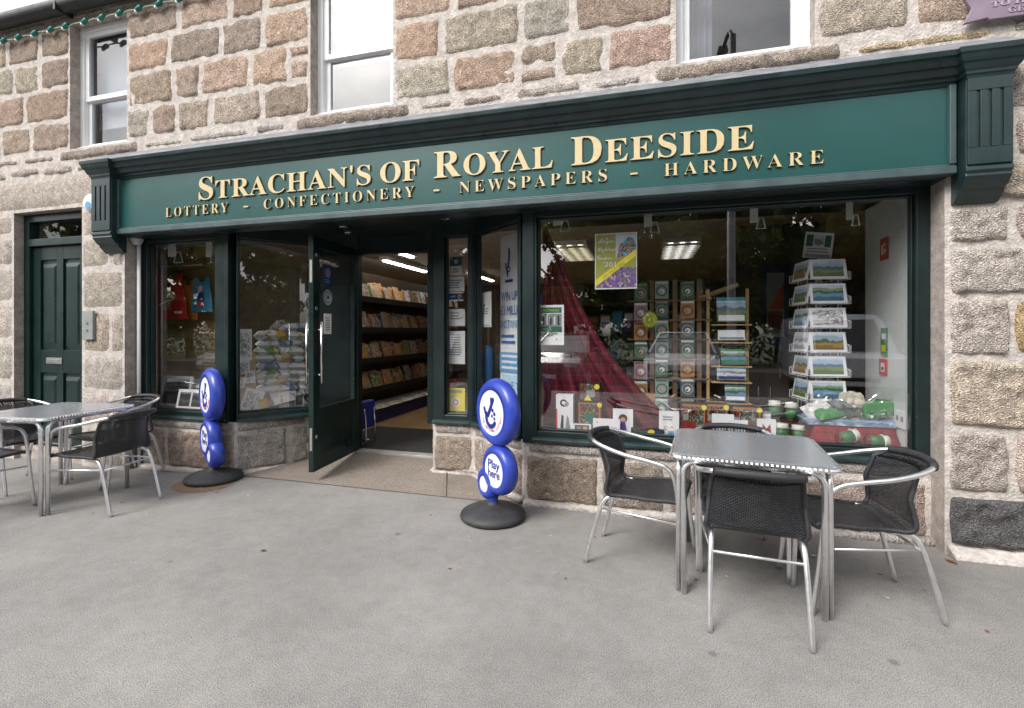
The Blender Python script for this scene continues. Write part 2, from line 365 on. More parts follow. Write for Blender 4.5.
def thing(name, label, cat, loc=(0, 0, 0), rz=0, group=None):
    o = bpy.data.objects.new(name, None); COL.objects.link(o); o.location = loc; o.rotation_euler = (0, 0, rz); o.empty_display_size = .1
    return tag(o, label, cat, group)
def kids(o): return [c for c in bpy.data.objects if c.parent == o]
def dup(o, loc=None, rz=None, label=None, parent=None, scale=None):
    c = o.copy(); COL.objects.link(c); c.parent = parent
    for k in list(o.children): dup(k, parent=c)
    if loc is not None: c.location = loc
    if rz is not None: c.rotation_euler = (0, 0, rz)
    if scale: c.scale = (scale,) * 3
    if label: c['label'] = label
    return c
def arc(c, r, a0, a1, n, plane='xz'):
    out = []
    for i in range(n + 1):
        a = R(a0 + (a1 - a0) * i / n); p, q = r * math.cos(a), r * math.sin(a)
        out.append({'xz': (c[0] + p, c[1], c[2] + q), 'yz': (c[0], c[1] + p, c[2] + q), 'xy': (c[0] + p, c[1] + q, c[2])}[plane])
    return out
def smoothpath(pts, n=6):
    P = [Vector(p) for p in pts]; P = [P[0] * 2 - P[1]] + P + [P[-1] * 2 - P[-2]]; out = []
    for i in range(1, len(P) - 2):
        for k in range(n):
            t = k / n; a, b, c, d = P[i - 1], P[i], P[i + 1], P[i + 2]
            out.append(.5 * ((2 * b) + (c - a) * t + (2 * a - 5 * b + 4 * c - d) * t * t + (3 * b - a - 3 * c + d) * t ** 3))
    out.append(P[-2]); return out

# ================================================================== GROUND
def slab(name, x0, x1, y0, y1, z0, z1, m, bevel=0): 
    return tag(MB().box(x0, x1, y0, y1, z0, z1).build(name, m, bevel=bevel), kind='structure')
g = MB(); g.add([(-14, -3.4, 0), (9, -3.4, 0), (9, 4.9, 0), (-14, 4.9, 0)], [(0, 1, 2, 3)]); tag(g.build('pavement', PAVE), kind='structure')
slab('kerb', -14, 9, -3.55, -3.403, -.14, .004, KERB, .01)
g = MB(); g.add([(-200, -12, -.12), (200, -12, -.12), (200, -3.5, -.12), (-200, -3.5, -.12)], [(0, 1, 2, 3)]); tag(g.build('road', ROAD), kind='structure')
slab('far_kerb', -60, 60, -12.15, -12.0, -.14, 0, KERB)
g = MB(); g.add([(-400, -400, -.13), (400, -400, -.13), (400, 400, -.13), (-400, 400, -.13)], [(0, 1, 2, 3)])
tag(g.build('ground', mat('far_ground', (.05, .07, .03), .95, var=.4, vscale=.6)), kind='structure')
# brown round patch beside the left sign
g = MB(); n = 40
ring = [(-3.90 + (.27 + .012 * noise.noise(Vector((math.cos(a) * 2, math.sin(a) * 2, 3)))) * math.cos(a), 3.50 + .23 * math.sin(a), .004) for a in [2 * math.pi * k / n for k in range(n)]]
g.add(ring, [tuple(range(n))]); tag(g.build('round_pavement_patch', PATCH), kind='structure')
# porch floor: a shallow granite ramp up to the threshold
P = [(-3.9, 3.80), (-.95, 3.76), (-.93, 3.9), (-1.56, 4.33), (-1.96, 4.36), (-2.12, 4.66), (-3.05, 4.70), (-3.5, 4.40), (-3.9, 3.84)]
def pz(y): return .006 + max(0, (y - 3.78)) / .88 * .075
g = MB(); c0 = (-2.55, 4.2)
g.add([(c0[0], c0[1], pz(c0[1]))] + [(x, y, pz(y)) for x, y in P], [(0, i + 1, (i + 1) % len(P) + 1) for i in range(len(P))])
tag(g.build('porch_floor', PORCH), kind='structure')
g = MB(); g.tube([(-1.62, 3.78, .008), (-1.86, 4.36, .058)], .006, 4); tag(g.build('porch_slab_joint', mat('joint_dirt', (.12, .1, .085), .9)), kind='structure')

# ================================================================== BUILDING
B = thing('shop_building', 'two storey pink granite building with a green shopfront at street level', 'building', (-1.6, 3.65, 0))
YW = 3.65
OPEN = [(-5.85, -5.05, 3.33, 4.66), (-2.87, -2.05, 3.33, 4.66), (.22, 1.105, 3.33, 4.66), (-6.71, -5.675, -.2, 2.71), (-5.08, 1.83, -.2, 2.46)]
XL, XR, ZT = -11.0, 6.0, 4.76
xs = sorted({XL, XR, *[q for o in OPEN for q in o[:2]]}); zs = sorted({-.2, ZT, *[q for o in OPEN for q in o[2:]]})
wm = MB()
def inside(x, z): return any(a < x < b and c < z < d for a, b, c, d in OPEN)
for i in range(len(xs) - 1):
    for j in range(len(zs) - 1):
        if not inside((xs[i] + xs[i + 1]) / 2, (zs[j] + zs[j + 1]) / 2):
            wm.add([(xs[i], YW, zs[j]), (xs[i + 1], YW, zs[j]), (xs[i + 1], YW, zs[j + 1]), (xs[i], YW, zs[j + 1])], [(0, 1, 2, 3)], 1)
for a, b, c, d in OPEN:           # reveals
    dp = .34
    wm.add([(a, YW, c), (a, YW + dp, c), (a, YW + dp, d), (a, YW, d)], [(0, 1, 2, 3)], 2)
    wm.add([(b, YW, c), (b, YW + dp, c), (b, YW + dp, d), (b, YW, d)], [(3, 2, 1, 0)], 2)
    wm.add([(a, YW, d), (b, YW, d), (b, YW + dp, d), (a, YW + dp, d)], [(0, 1, 2, 3)], 2)
    if c > 0: wm.add([(a, YW, c), (b, YW, c), (b, YW + dp, c), (a, YW + dp, c)], [(3, 2, 1, 0)], 2)
PAL = [(.415, .32, .25), (.445, .35, .28), (.475, .40, .325), (.40, .315, .255), (.475, .365, .285), (.48, .425, .36), (.475, .345, .275), (.445, .375, .305), (.50, .365, .29), (.375, .285, .225)]
PALE = [(.52, .45, .395), (.49, .42, .365), (.53, .47, .42), (.49, .41, .35)]
def stone(mb, O, Rt, u0, u1, z0, z1, col, prot=.03, rough=.018, ir=.016, corner=.10, cell=.028):
    """one rough-faced block: a bulging grid whose rim sinks into the mortar"""
    Rt = Vector(Rt); N = Vector((Rt.y, -Rt.x, 0)); sd = random.random() * 90
    hw, hh = (u1 - u0) / 2, (z1 - z0) / 2; cu, cz = (u0 + u1) / 2, (z0 + z1) / 2
    nu = max(5, int(2 * hw / cell)); nv = max(4, int(2 * hh / cell)); tilt = random.uniform(-.01, .01)
    def fn(a, b):
        a = a * 2 - 1; b = b * 2 - 1
        k = 1 - corner * (a * a * b * b)
        u = cu + a * hw * k; z = cz + b * hh * k
        ou = noise.noise(Vector((u * 9, z * 9, sd))) * ir * abs(a); oz = noise.noise(Vector((u * 9, z * 9, sd + 7))) * ir * abs(b)
        e = max(abs(a) ** 1.0, abs(b)); d = -.012 + (prot + .012) * max(0, 1 - e ** 26)
        if e < .98: d += rough * noise.fractal(Vector((u * 16, z * 16, sd)), .8, 2.1, 4) * min(1, (1 - e) * 6) + tilt * a
        p = Vector(O) + Rt * (u + ou) + N * d; return (p.x, p.y, z + oz)
    mb.grid(nu, nv, fn, 0, col=[col] * ((nu + 1) * (nv + 1)))
def jit(c, k=.12):
    q = random.uniform(1 - k, 1 + k); return (c[0] * q * random.uniform(.96, 1.05), c[1] * q, c[2] * q * random.uniform(.95, 1.04))
def course(mb, x0, x1, z0, z1, wr=(.28, .56), gap=.045, pal=PAL, **kw):
    """fill an interval of one course with blocks"""
    x = x0
    while x1 - x > .12:
        wd = random.uniform(*wr)
        if x1 - x - wd < .16: wd = x1 - x
        if z1 - z0 > .2 and wd > .35 and random.random() < .0: pass
        a, b = x + gap / 2, x + wd - gap / 2
        h0 = z0 + random.uniform(.2, .6) * gap; h1 = z1 - random.uniform(.2, .6) * gap
        if (h1 - h0) > .24 and wd < .33 and random.random() < .35:
            zm = random.uniform(.4, .6) * (h1 - h0) + h0
            stone(mb, (0, YW, 0), (1, 0, 0), a, b, h0, zm - gap / 2, jit(random.choice(pal)), **kw)
            stone(mb, (0, YW, 0), (1, 0, 0), a, b, zm + gap / 2, h1, jit(random.choice(pal)), **kw)
        else:
            stone(mb, (0, YW, 0), (1, 0, 0), a, b, h0, h1, jit(random.choice(pal)), **kw)
        x += wd
def spans(z0, z1, x0=XL, x1=XR):
    zc = (z0 + z1) / 2; cuts = sorted((a, b) for a, b, c, d in OPEN if c < zc < d); out = []; x = x0
    for a, b in cuts:
        if a > x: out.append((x, min(a, x1)))
        x = max(x, b)
    if x < x1: out.append((x, x1))
    return [q for q in out if q[1] - q[0] > .1]
# upper wall courses (rubble in wide pale joints)
zc = [3.335, 3.655, 4.0, 4.33, 4.665]
for j in range(4):
    for a, b in spans(zc[j], zc[j + 1], -8.6, 3.4): course(wm, a, b, zc[j], zc[j + 1], (.30, .70), .03, prot=.012, ir=.026, rough=.014, corner=.03)
course(wm, -8.6, 3.4, 4.665, 4.75, (.5, 1.0), .06, PALE, prot=.012, rough=.008)
# sill course: one long rough sill under each window, thin patchy stones between
for a, b, c, d in OPEN[:3]: stone(wm, (0, YW, 0), (1, 0, 0), a - .16, b + .16, 3.205, 3.325, (.36, .30, .25), prot=.018, rough=.02, corner=.03)
for a, b in ((-8.6, -6.05), (-4.85, -3.1), (-1.85, .02), (1.3, 3.4)): course(wm, a, b, 3.20, 3.33, (.3, .9), .08, [(.45, .40, .36), (.40, .33, .28), (.44, .36, .24)], prot=.008, rough=.012)
for a, b in ((-8.6, -5.45),): course(wm, a, b, 3.06, 3.2, (.3, .7), .06, PALE, prot=.015)
# dressed surround of the side door
D = dict(prot=.016, rough=.004, ir=.004, corner=.015, cell=.06)
for (x0, x1, zz) in ((-5.675, -5.08, (0, .42, .78, 1.17, 1.62, 2.05, 2.38, 2.71)), (-7.35, -6.71, (0, .45, .85, 1.3, 1.72, 2.12, 2.45, 2.71))):
    for j in range(len(zz) - 1):
        if x0 > -6 and j in (1, 3, 5): stone(wm, (0, YW, 0), (1, 0, 0), x0 + .004, x1 - .19, zz[j] + .008, zz[j + 1] - .008, jit(random.choice(PALE), .06), **D); stone(wm, (0, YW, 0), (1, 0, 0), x1 - .175, x1 - .004, zz[j] + .008, zz[j + 1] - .008, jit(random.choice(PALE), .06), **D)
        else: stone(wm, (0, YW, 0), (1, 0, 0), x0 + .004, x1 - .004, zz[j] + .008, zz[j + 1] - .008, jit(random.choice(PALE), .06), **D)
stone(wm, (0, YW, 0), (1, 0, 0), -7.0, -5.2, 2.72, 3.05, PALE[0], **D)
for j, (za, zb) in enumerate(((0, .4), (.4, .75), (.75, 1.1), (1.1, 1.45), (1.45, 1.8), (1.8, 2.15), (2.15, 2.5), (2.5, 2.8), (2.8, 3.06))): course(wm, -8.6, -7.36 if j < 7 else -7.02, za, zb, (.35, .6), .05, PALE, prot=.02, rough=.01)
# right pier: big rock-faced blocks with tooled margins
zz = [.05, .385, .79, 1.235, 1.62, 1.94, 2.2, 2.46, 2.75, 3.06]
pc = [(.13, .125, .125), (.45, .39, .345), (.50, .42, .34), (.49, .43, .385), (.50, .445, .40), (.51, .46, .41), (.47, .40, .32), (.5, .44, .4), (.47, .41, .36)]
for j in range(9):
    w1 = .58 if j % 2 == 0 else .33
    stone(wm, (0, YW, 0), (1, 0, 0), 1.852, 1.83 + w1, zz[j] + .016, zz[j + 1] - .016, pc[j], prot=.034 if j == 0 else .022, rough=.024, ir=.012, corner=.03, cell=.02)
    x = 1.83 + w1
    stone(wm, (0, YW, 0), (1, 0, 0), x + .02, x + .55, zz[j] + .016, zz[j + 1] - .016, pc[j] if j == 0 else ((.46, .34, .19) if j == 3 else jit(PALE[j % 4])), prot=.036, rough=.03, cell=.022)
    course(wm, x + .6, 3.4, zz[j], zz[j + 1], (.4, .7), .05, PALE)
wm.build('stone_wall', [STONE, MORTAR, DRESSED], B, smooth=True)
# cement fillet at the foot of the pier
g = MB(); g.prism([(0, 0), (-.10, 0), (-.085, .03), (-.01, .06), (0, .06)], lambda a, b, d: (d, YW - .001 + a, b), 1.84, 5.9); g.build('cement_fillet', MORTAR, B, bevel=.008)
# plinths below the shop windows, following the canted bays
PL = [((-5.08, 3.79), (-3.85, 3.79)), ((-3.85, 3.79), (-3.44, 4.36)), ((-3.44, 4.36), (-3.08, 4.68)), ((-1.98, 4.30), (-1.56, 4.30)), ((-1.56, 4.30), (-.945, 3.80)), ((-.945, 3.80), (1.83, 3.80)), ((-2.10, 4.68), (-1.98, 4.30))]
PG = [MB(), MB()]
pp = [(.38, .30, .25), (.42, .34, .29), (.43, .37, .32), (.37, .30, .26), (.46, .41, .365)]
for (a, b) in PL:
    g = PG[0] if a[0] < -3.0 else PG[1]
    a = Vector((*a, 0)); b = Vector((*b, 0)); d = (b - a).normalized(); ln = (b - a).length
    g.add([a, b, b + Vector((0, 0, .52)), a + Vector((0, 0, .52))], [(0, 1, 2, 3)], 1)
    x = 0; 
    while ln - x > .1:
        wd = random.uniform(.32, .62) if ln > .7 else (random.uniform(.2, .34) if ln > .5 else ln)
        if ln - x - wd < .2: wd = ln - x
        z0 = .03 if a.y < 3.9 else .06
        stone(g, a, d, x + .012, x + wd - .012, z0, .405, jit(random.choice(pp)), prot=.016, rough=.018, ir=.02, corner=.03, cell=.022)
        x += wd
    stone(g, a, d, .01, ln - .01, .415, .515, (.42, .375, .34), prot=.016, rough=.006, ir=.004, corner=.02, cell=.05)
    q = [(0, 0), (.06, 0), (.035, .03), (0, .05)]; n = Vector((d.y, -d.x, 0)); zb = .0 if a.y < 3.9 else .02
    g.prism(q, lambda s_, t_, e, a=a, d=d, n=n, zb=zb: tuple(a + d * e + n * s_ + Vector((0, 0, t_ + zb))), 0, ln, 1)
for g in PG: g.build('plinth', [STONE, MORTAR], B, smooth=True)
# roof, gutter and soffit
g = MB(); y0, z0 = 3.50, 4.80
for i in range(9):
    ya, za = y0 + i * .26, z0 + i * .25; g.box(XL, XR, ya, ya + .3, za - (.24 if i > 1 else .005), za + .02)
g.build('roof', mat('slate_roof', (.22, .20, .20), .8, var=.4, vscale=9, bump=.6, bscale=14), B)
g = MB(); pr = [(.075 * math.cos(R(a)), .075 * math.sin(R(a))) for a in range(180, 361, 15)]; pr += [(.065 * math.cos(R(a)), .065 * math.sin(R(a)) + .001) for a in range(360, 179, -15)]
g.prism(pr, lambda a, b, d: (d, 3.555 + a, 4.775 + b), XL, XR); 
for k in range(12): x = -10 + k * .93 * 1.5; g.box(x, x + .03, 3.475, 3.64, 4.69, 4.78)
g.build('gutter', mat('black_iron_gutter', (.02, .02, .022), .45, var=.3, bump=.2, bscale=30), B, smooth=False, bevel=.003)

# ---------------------------------------------------------------- upper windows
def upper_window(x0, x1, z0, z1, lab):
    W = thing('window', lab, None, ((x0 + x1) / 2 + 1.6, 0, z0)); W.parent = B
    ox = B.location
    def bd(mb, nm, m, bev=.004):
        mb.v = [(p[0] - ox.x - W.location.x, p[1] - ox.y, p[2] - z0) for p in mb.v]; return mb.build(nm, m, W, local=True, bevel=bev)
    Y = 3.745; t = .055
    f = MB(); f.box(x0, x0 + t, Y, Y + .1, z0, z1); f.box(x1 - t, x1, Y, Y + .1, z0, z1); f.box(x0 + t, x1 - t, Y, Y + .1, z1 - t, z1); f.box(x0 - .0, x1 + .0, Y - .03, Y + .1, z0 - .012, z0 + .045)
    bd(f, 'frame', WHITE)
    zm = 3.895 if x0 < 0 else 3.95; s = .05
    for nm, a, b, yo in (('upper_sash', zm - .02, z1 - t, .018), ('lower_sash', z0 + .045, zm + .02, .045)):
        m = MB(); A, C = x0 + t, x1 - t
        m.box(A, A + s, Y + yo, Y + yo + .035, a, b); m.box(C - s, C, Y + yo, Y + yo + .035, a, b); m.box(A + s, C - s, Y + yo, Y + yo + .035, a, a + s); m.box(A + s, C - s, Y + yo, Y + yo + .035, b - s, b)
        bd(m, nm, WHITE, .003)
        q = MB(); q.add([(A + s, Y + yo + .018, a + s), (C - s, Y + yo + .018, a + s), (C - s, Y + yo + .018, b - s), (A + s, Y + yo + .018, b - s)], [(0, 1, 2, 3)]); bd(q, 'pane', GLASSU, 0)
    if x0 < 0:          # pale roller blind behind the upper sash
        c = MB(); lo_ = zm if x0 > -4 else zm - .25; c.box(x0 + t, x1 - t, 3.90, 3.905, lo_, z1 - .05); c.box(x0 + t, x1 - t, 3.893, 3.912, lo_ - .025, lo_ - .001); bd(c, 'roller_blind', mat('cream_roller_blind', (.42, .43, .45), .9, var=.03), 0)
    else:
        c = MB(); c.grid(30, 2, lambda u, v: (x0 + t + u * .22, 3.93 + .015 * math.sin(u * 30), z0 + .05 + v * (z1 - z0 - .1))); bd(c, 'curtain', mat('grey_curtain', (.20, .20, .22), .9, var=.05), 0)
    tag(W, lab)
    if 'category' in W: del W['category']
for (a, b, c, d), lab in zip(OPEN[:3], ('white sash window above the side door', 'white sash window above the shop name', 'white sash window reflecting a lamp post')): upper_window(a, b, c, d, lab)

# ---------------------------------------------------------------- side door
Dr = bpy.data.objects.new('side_door', None); COL.objects.link(Dr); Dr.parent = B; Dr['label'] = 'dark green panelled side door with glazed fanlight'
Dr.location = (-6.2 + 1.6, .1, 0)
f = MB(); Y = 3.735
f.box(-6.71, -6.625, Y, Y + .1, .1, 2.70); f.box(-5.77, -5.68, Y, Y + .1, .1, 2.70); f.box(-6.625, -5.77, Y, Y + .1, 2.62, 2.70); f.box(-6.625, -5.77, Y - .012, Y + .1, 2.35, 2.43)
f.build('door_frame', GREEN, Dr, bevel=.005)
f = MB(); f.box(-6.735, -6.712, Y - .02, Y + .02, .1, 2.705); f.build('mastic_strip', WHITE, Dr)
f = MB(); a0, a1, zb, zt = -6.62, -5.775, .15, 2.345; ym = Y + .035
f.box(a0, a1, ym + .02, ym + .06, zb, zt)
xsn = (a0, a0 + .12, (a0 + a1) / 2 - .05, (a0 + a1) / 2 + .05, a1 - .12, a1)
for x0, x1 in ((xsn[0], xsn[1]), (xsn[2], xsn[3]), (xsn[4], xsn[5])): f.box(x0, x1, ym, ym + .02, zb, zt)
for x0, x1 in ((xsn[1], xsn[2]), (xsn[3], xsn[4])):
    for z0, z1 in ((zb, .36), (.95, 1.2), (2.2, zt)): f.box(x0, x1, ym + .0005, ym + .02, z0, z1)
    for z0, z1 in ((.40, .91), (1.24, 2.16)):
        q = .045
        f.add([(x0 + .012, ym + .019, z0), (x1 - .012, ym + .019, z0), (x1 - .012, ym + .019, z1), (x0 + .012, ym + .019, z1), (x0 + q, ym + .006, z0 + q), (x1 - q, ym + .006, z0 + q), (x1 - q, ym + .006, z1 - q), (x0 + q, ym + .006, z1 - q)],
              [(0, 1, 5, 4), (1, 2, 6, 5), (2, 3, 7, 6), (3, 0, 4, 7), (4, 5, 6, 7)])
f.build('door_leaf', GREEN, Dr, bevel=.002)
f = MB(); f.box(-6.4, -6.16, ym - .008, ym - .0005, 1.05, 1.115); f.box(-6.37, -6.19, ym - .012, ym - .0085, 1.065, 1.1); f.build('letterbox', mat('satin_metal', (.55, .55, .53), .35, .9), Dr, bevel=.002)
f = MB(); f.add([(-6.625, Y + .05, 2.43), (-5.77, Y + .05, 2.43), (-5.77, Y + .05, 2.62), (-6.625, Y + .05, 2.62)], [(0, 1, 2, 3)]); f.build('fanlight', GLASSN, Dr)
f = MB(); f.box(-6.72, -5.66, 3.70, 3.95, -.05, .13); f.build('door_step', DRESSED, Dr, bevel=.01)
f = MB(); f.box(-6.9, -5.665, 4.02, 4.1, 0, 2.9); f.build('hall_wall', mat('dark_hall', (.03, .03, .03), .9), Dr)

# ---------------------------------------------------------------- shopfront joinery
def part(name, lab=None, loc=(0, 0, 0)):
    o = bpy.data.objects.new(name, None); COL.objects.link(o); o.parent = B; o.location = loc
    if lab: o['label'] = lab
    return o
GZ0, GZ1, FT = .60, 2.325, 2.46
def bay(lab, a, b, la, lb, sill=True, post_a=True, post_b=True, head=GZ1):
    """one glazed light from plan point a to b; la / lb the stile widths at each end (left to right seen from the street)"""
    W = part('display_window', lab); a = Vector(a); b = Vector(b); d = (b - a).normalized(); n = Vector((d.y, -d.x)); ln = (b - a).length
    f = MB(); p = lambda s: a + d * s
    f.obox(p(0), p(la), -.09, GZ0 - .1, FT); f.obox(p(ln - lb), p(ln), -.09, GZ0 - .1, FT)
    f.obox(p(la), p(ln - lb), -.088, GZ0 - .09, GZ0); f.obox(p(la), p(ln - lb), -.088, head, FT)
    f.obox(p(la), p(la + .014), -.05, GZ0, head, off=-.0); f.obox(p(ln - lb - .014), p(ln - lb), -.05, GZ0, head); f.obox(p(la + .014), p(ln - lb - .014), -.05, head - .014, head); f.obox(p(la + .014), p(ln - lb - .014), -.05, GZ0, GZ0 + .014)
    f.build('frame', GREENB, W, bevel=.005)
    q = MB(); A_ = p(la) + n * .015; B_ = p(ln - lb) + n * .015; q.add([(A_.x, A_.y, GZ0), (B_.x, B_.y, GZ0), (B_.x, B_.y, head), (A_.x, A_.y, head)], [(0, 1, 2, 3)]); q.build('pane', GLASS, W)
    if sill:
        s = MB(); prof = [(.0, .0), (.13, .0), (.13, .022), (.115, .034), (.0, .055)]
        s.prism(prof, lambda u, v, e: ((a + d * e + n * (u - .0)).x, (a + d * e + n * u).y, .515 + v), -.0, ln); s.build('sill', mat('weathered_green_sill', (.014, .032, .031), .4, var=.35, vscale=12, rvar=.15), W, bevel=.003)
    return W
# obox offsets run to the left of a->b, i.e. into the shop (+y) when positive; frames sit between the face and 9 cm behind
def obox_fix():
    pass
WINS = [
    bay('left display window beside the side door', (-5.08, 3.89), (-3.94, 3.89), .10, .16),
    bay('angled display window left of the shop door', (-3.925, 3.885), (-3.40, 4.44), .02, .05),
    bay('narrow window panel right of the shop door', (-1.98, 4.39), (-1.54, 4.39), .115, .085),
    bay('angled display window behind the round sign', (-1.545, 4.385), (-.925, 3.89), .05, .045),
    bay('large right hand display window', (-.87, 3.89), (1.83, 3.89), .03, .08),
]
g = MB(); g.box(-3.965, -3.922, 3.785, 3.90, .5, FT); g.build('corner_post', GREENB, B, bevel=.006)
g = MB(); g.box(-.955, -.86, 3.785, 3.90, .5, FT); g.build('corner_post', GREENB, B, bevel=.006)
g = MB(); g.obox((-3.40, 4.44), (-3.08, 4.70), -.09, .5, FT); g.build('porch_panel', GREENB, B, bevel=.004)
g = MB(); g.obox((-2.10, 4.70), (-1.97, 4.36), -.09, .5, FT); g.build('porch_panel', GREENB, B, bevel=.004)
# soffit behind the sign and porch ceiling
g = MB(); g.box(-5.08, 1.83, 3.60, 4.75, 2.44, 2.47); 
g.build('porch_ceiling', GREENB, B)
g = MB(); g.box(-5.08, 1.83, 3.63, 3.79, 2.365, 2.44); g.build('head_rail', GREENB, B, bevel=.004)
for x, y in ((-2.86, 4.12), (-1.75, 4.06), (-2.98, 4.38)):
    g = MB(); g.lathe([(0, 0), (.035, 0), (.042, .004), (.042, .012)], 20, (x, y, 2.427)); g.build('downlight', mat('chrome_ring', (.6, .6, .6), .25, .8), B, smooth=True)
# doorway: jambs, head, threshold
g = MB(); g.box(-3.10, -3.045, 4.64, 4.74, .08, 2.44); g.box(-2.14, -2.08, 4.64, 4.74, .08, 2.44); g.box(-3.045, -2.14, 4.645, 4.74, 2.25, 2.44)
g.build('doorway_frame', GREENB, B, bevel=.004)
g = MB(); g.box(-3.05, -2.13, 4.62, 4.74, .03, .098); g.build('threshold', mat('aluminium_threshold', (.45, .44, .42), .45, .3, var=.2), B, bevel=.004)
# open shop door
DP = part('shop_door', 'dark green half glazed shop door standing open'); DP.location = (-3.06 + 1.6, 4.66 - 3.65, 0); DP.rotation_euler = (0, 0, math.atan2(-.86, .085))
f = MB(); Wd, th, zb, zt = .875, .05, .10, 2.30; st = .105
f.box(0, st, -th / 2, th / 2, zb, zt); f.box(Wd - st, Wd, -th / 2, th / 2, zb, zt)
f.box(st, Wd - st, -th / 2 + .001, th / 2 - .001, zt - .1, zt); f.box(st, Wd - st, -th / 2 + .001, th / 2 - .001, zb, zb + .14); f.box(st, Wd - st, -th / 2 + .001, th / 2 - .001, .56, .68)
f.box(st, Wd - st, -.012, .012, zb + .14, .56)
for s_ in (-1, 1):
    for a, b, c, d in ((st, st + .025, zb + .14, .56), (Wd - st - .025, Wd - st, zb + .14, .56), (st + .025, Wd - st - .025, .535, .56), (st + .025, Wd - st - .025, zb + .14, zb + .165)): f.box(a, b, *(sorted((s_ * .0125, s_ * .022))), c, d)
f.build('door_leaf', GREEN, DP, local=True, bevel=.004)
f = MB(); f.add([(st, 0, .68), (Wd - st, 0, .68), (Wd - st, 0, zt - .1), (st, 0, zt - .1)], [(0, 1, 2, 3)]); f.build('pane', GLASSN, DP, local=True)
f = MB()
for s_ in (-1, 1): f.tube([(Wd - .05, s_ * (th / 2), 1.0), (Wd - .05, s_ * (th / 2 + .05), 1.0)], .007, 8); f.tube([(Wd - .05, s_ * (th / 2), 1.42), (Wd - .05, s_ * (th / 2 + .05), 1.42)], .007, 8); f.tube([(Wd - .05, s_ * (th / 2 + .05), .92), (Wd - .05, s_ * (th / 2 + .05), 1.5)], .011, 10)
f.build('pull_handle', STEEL, DP, local=True, smooth=True)
BG = mat('brass_grey', (.45, .43, .38), .4, .7)
for z in (.42, 1.62, 2.12): f = MB(); f.lathe([(0, .004), (.018, .003), (.02, 0)], 14, T=Matrix.Translation((Wd - .05, th / 2, z)) @ Matrix.Rotation(R(-90), 4, 'X')); f.build('lock_cylinder', BG, DP, local=True)
for z in (.30, 1.86): f = MB(); f.box(Wd, Wd + .002, -.012, .012, z, z + .21); f.build('bolt_plate', BG, DP, local=True)
f = MB(); f.box(Wd - .085, Wd - .02, th / 2, th / 2 + .004, 1.12, 1.52); f.build('push_plate', BLACK, DP, local=True)
# ================================================================== SHOP SIGN
S = thing('shop_sign', 'green fascia sign with raised gold shop name and dark moulded cornice', 'sign', (-1.6, 3.6, 2.38))
YB = 3.58
g = MB(); g.box(-5.075, 1.85, YB, 3.66, 2.40, 2.94); g.build('board', SIGNG, S)
g = MB(); g.box(-5.07, 1.845, 3.55, 3.67, 2.372, 2.418); g.box(-5.07, 1.845, 3.562, 3.60, 2.4182, 2.432); g.box(-5.06, -5.035, 3.555, 3.6, 2.4325, 2.92); g.box(1.81, 1.845, 3.555, 3.6, 2.4325, 2.92)
g.build('moulding', mat('grey_green_moulding', (.055, .085, .09), .4, var=.2, rvar=.1), S, bevel=.005)
prof = [(3.60, 2.915), (3.572, 2.915), (3.566, 2.935), (3.552, 2.94), (3.55, 2.955), (3.532, 2.965), (3.515, 2.985), (3.508, 3.0), (3.494, 3.004), (3.478, 3.02), (3.468, 3.045), (3.454, 3.05), (3.45, 3.078), (3.60, 3.09)]
DK = mat('cornice_paint', (.016, .032, .034), .32, var=.25, rvar=.12)
g = MB(); g.prism(prof, lambda a, b, d: (d, a, b), -5.045, 1.85); g.build('cornice', DK, S, bevel=.002)
g = MB(); g.prism([(3.447, 3.079), (3.455, 3.095), (3.65, 3.215), (3.66, 3.215), (3.66, 3.08)], lambda a, b, d: (d, a, b), -5.345, 2.14); g.build('lead_flashing', LEAD, S, bevel=.004)
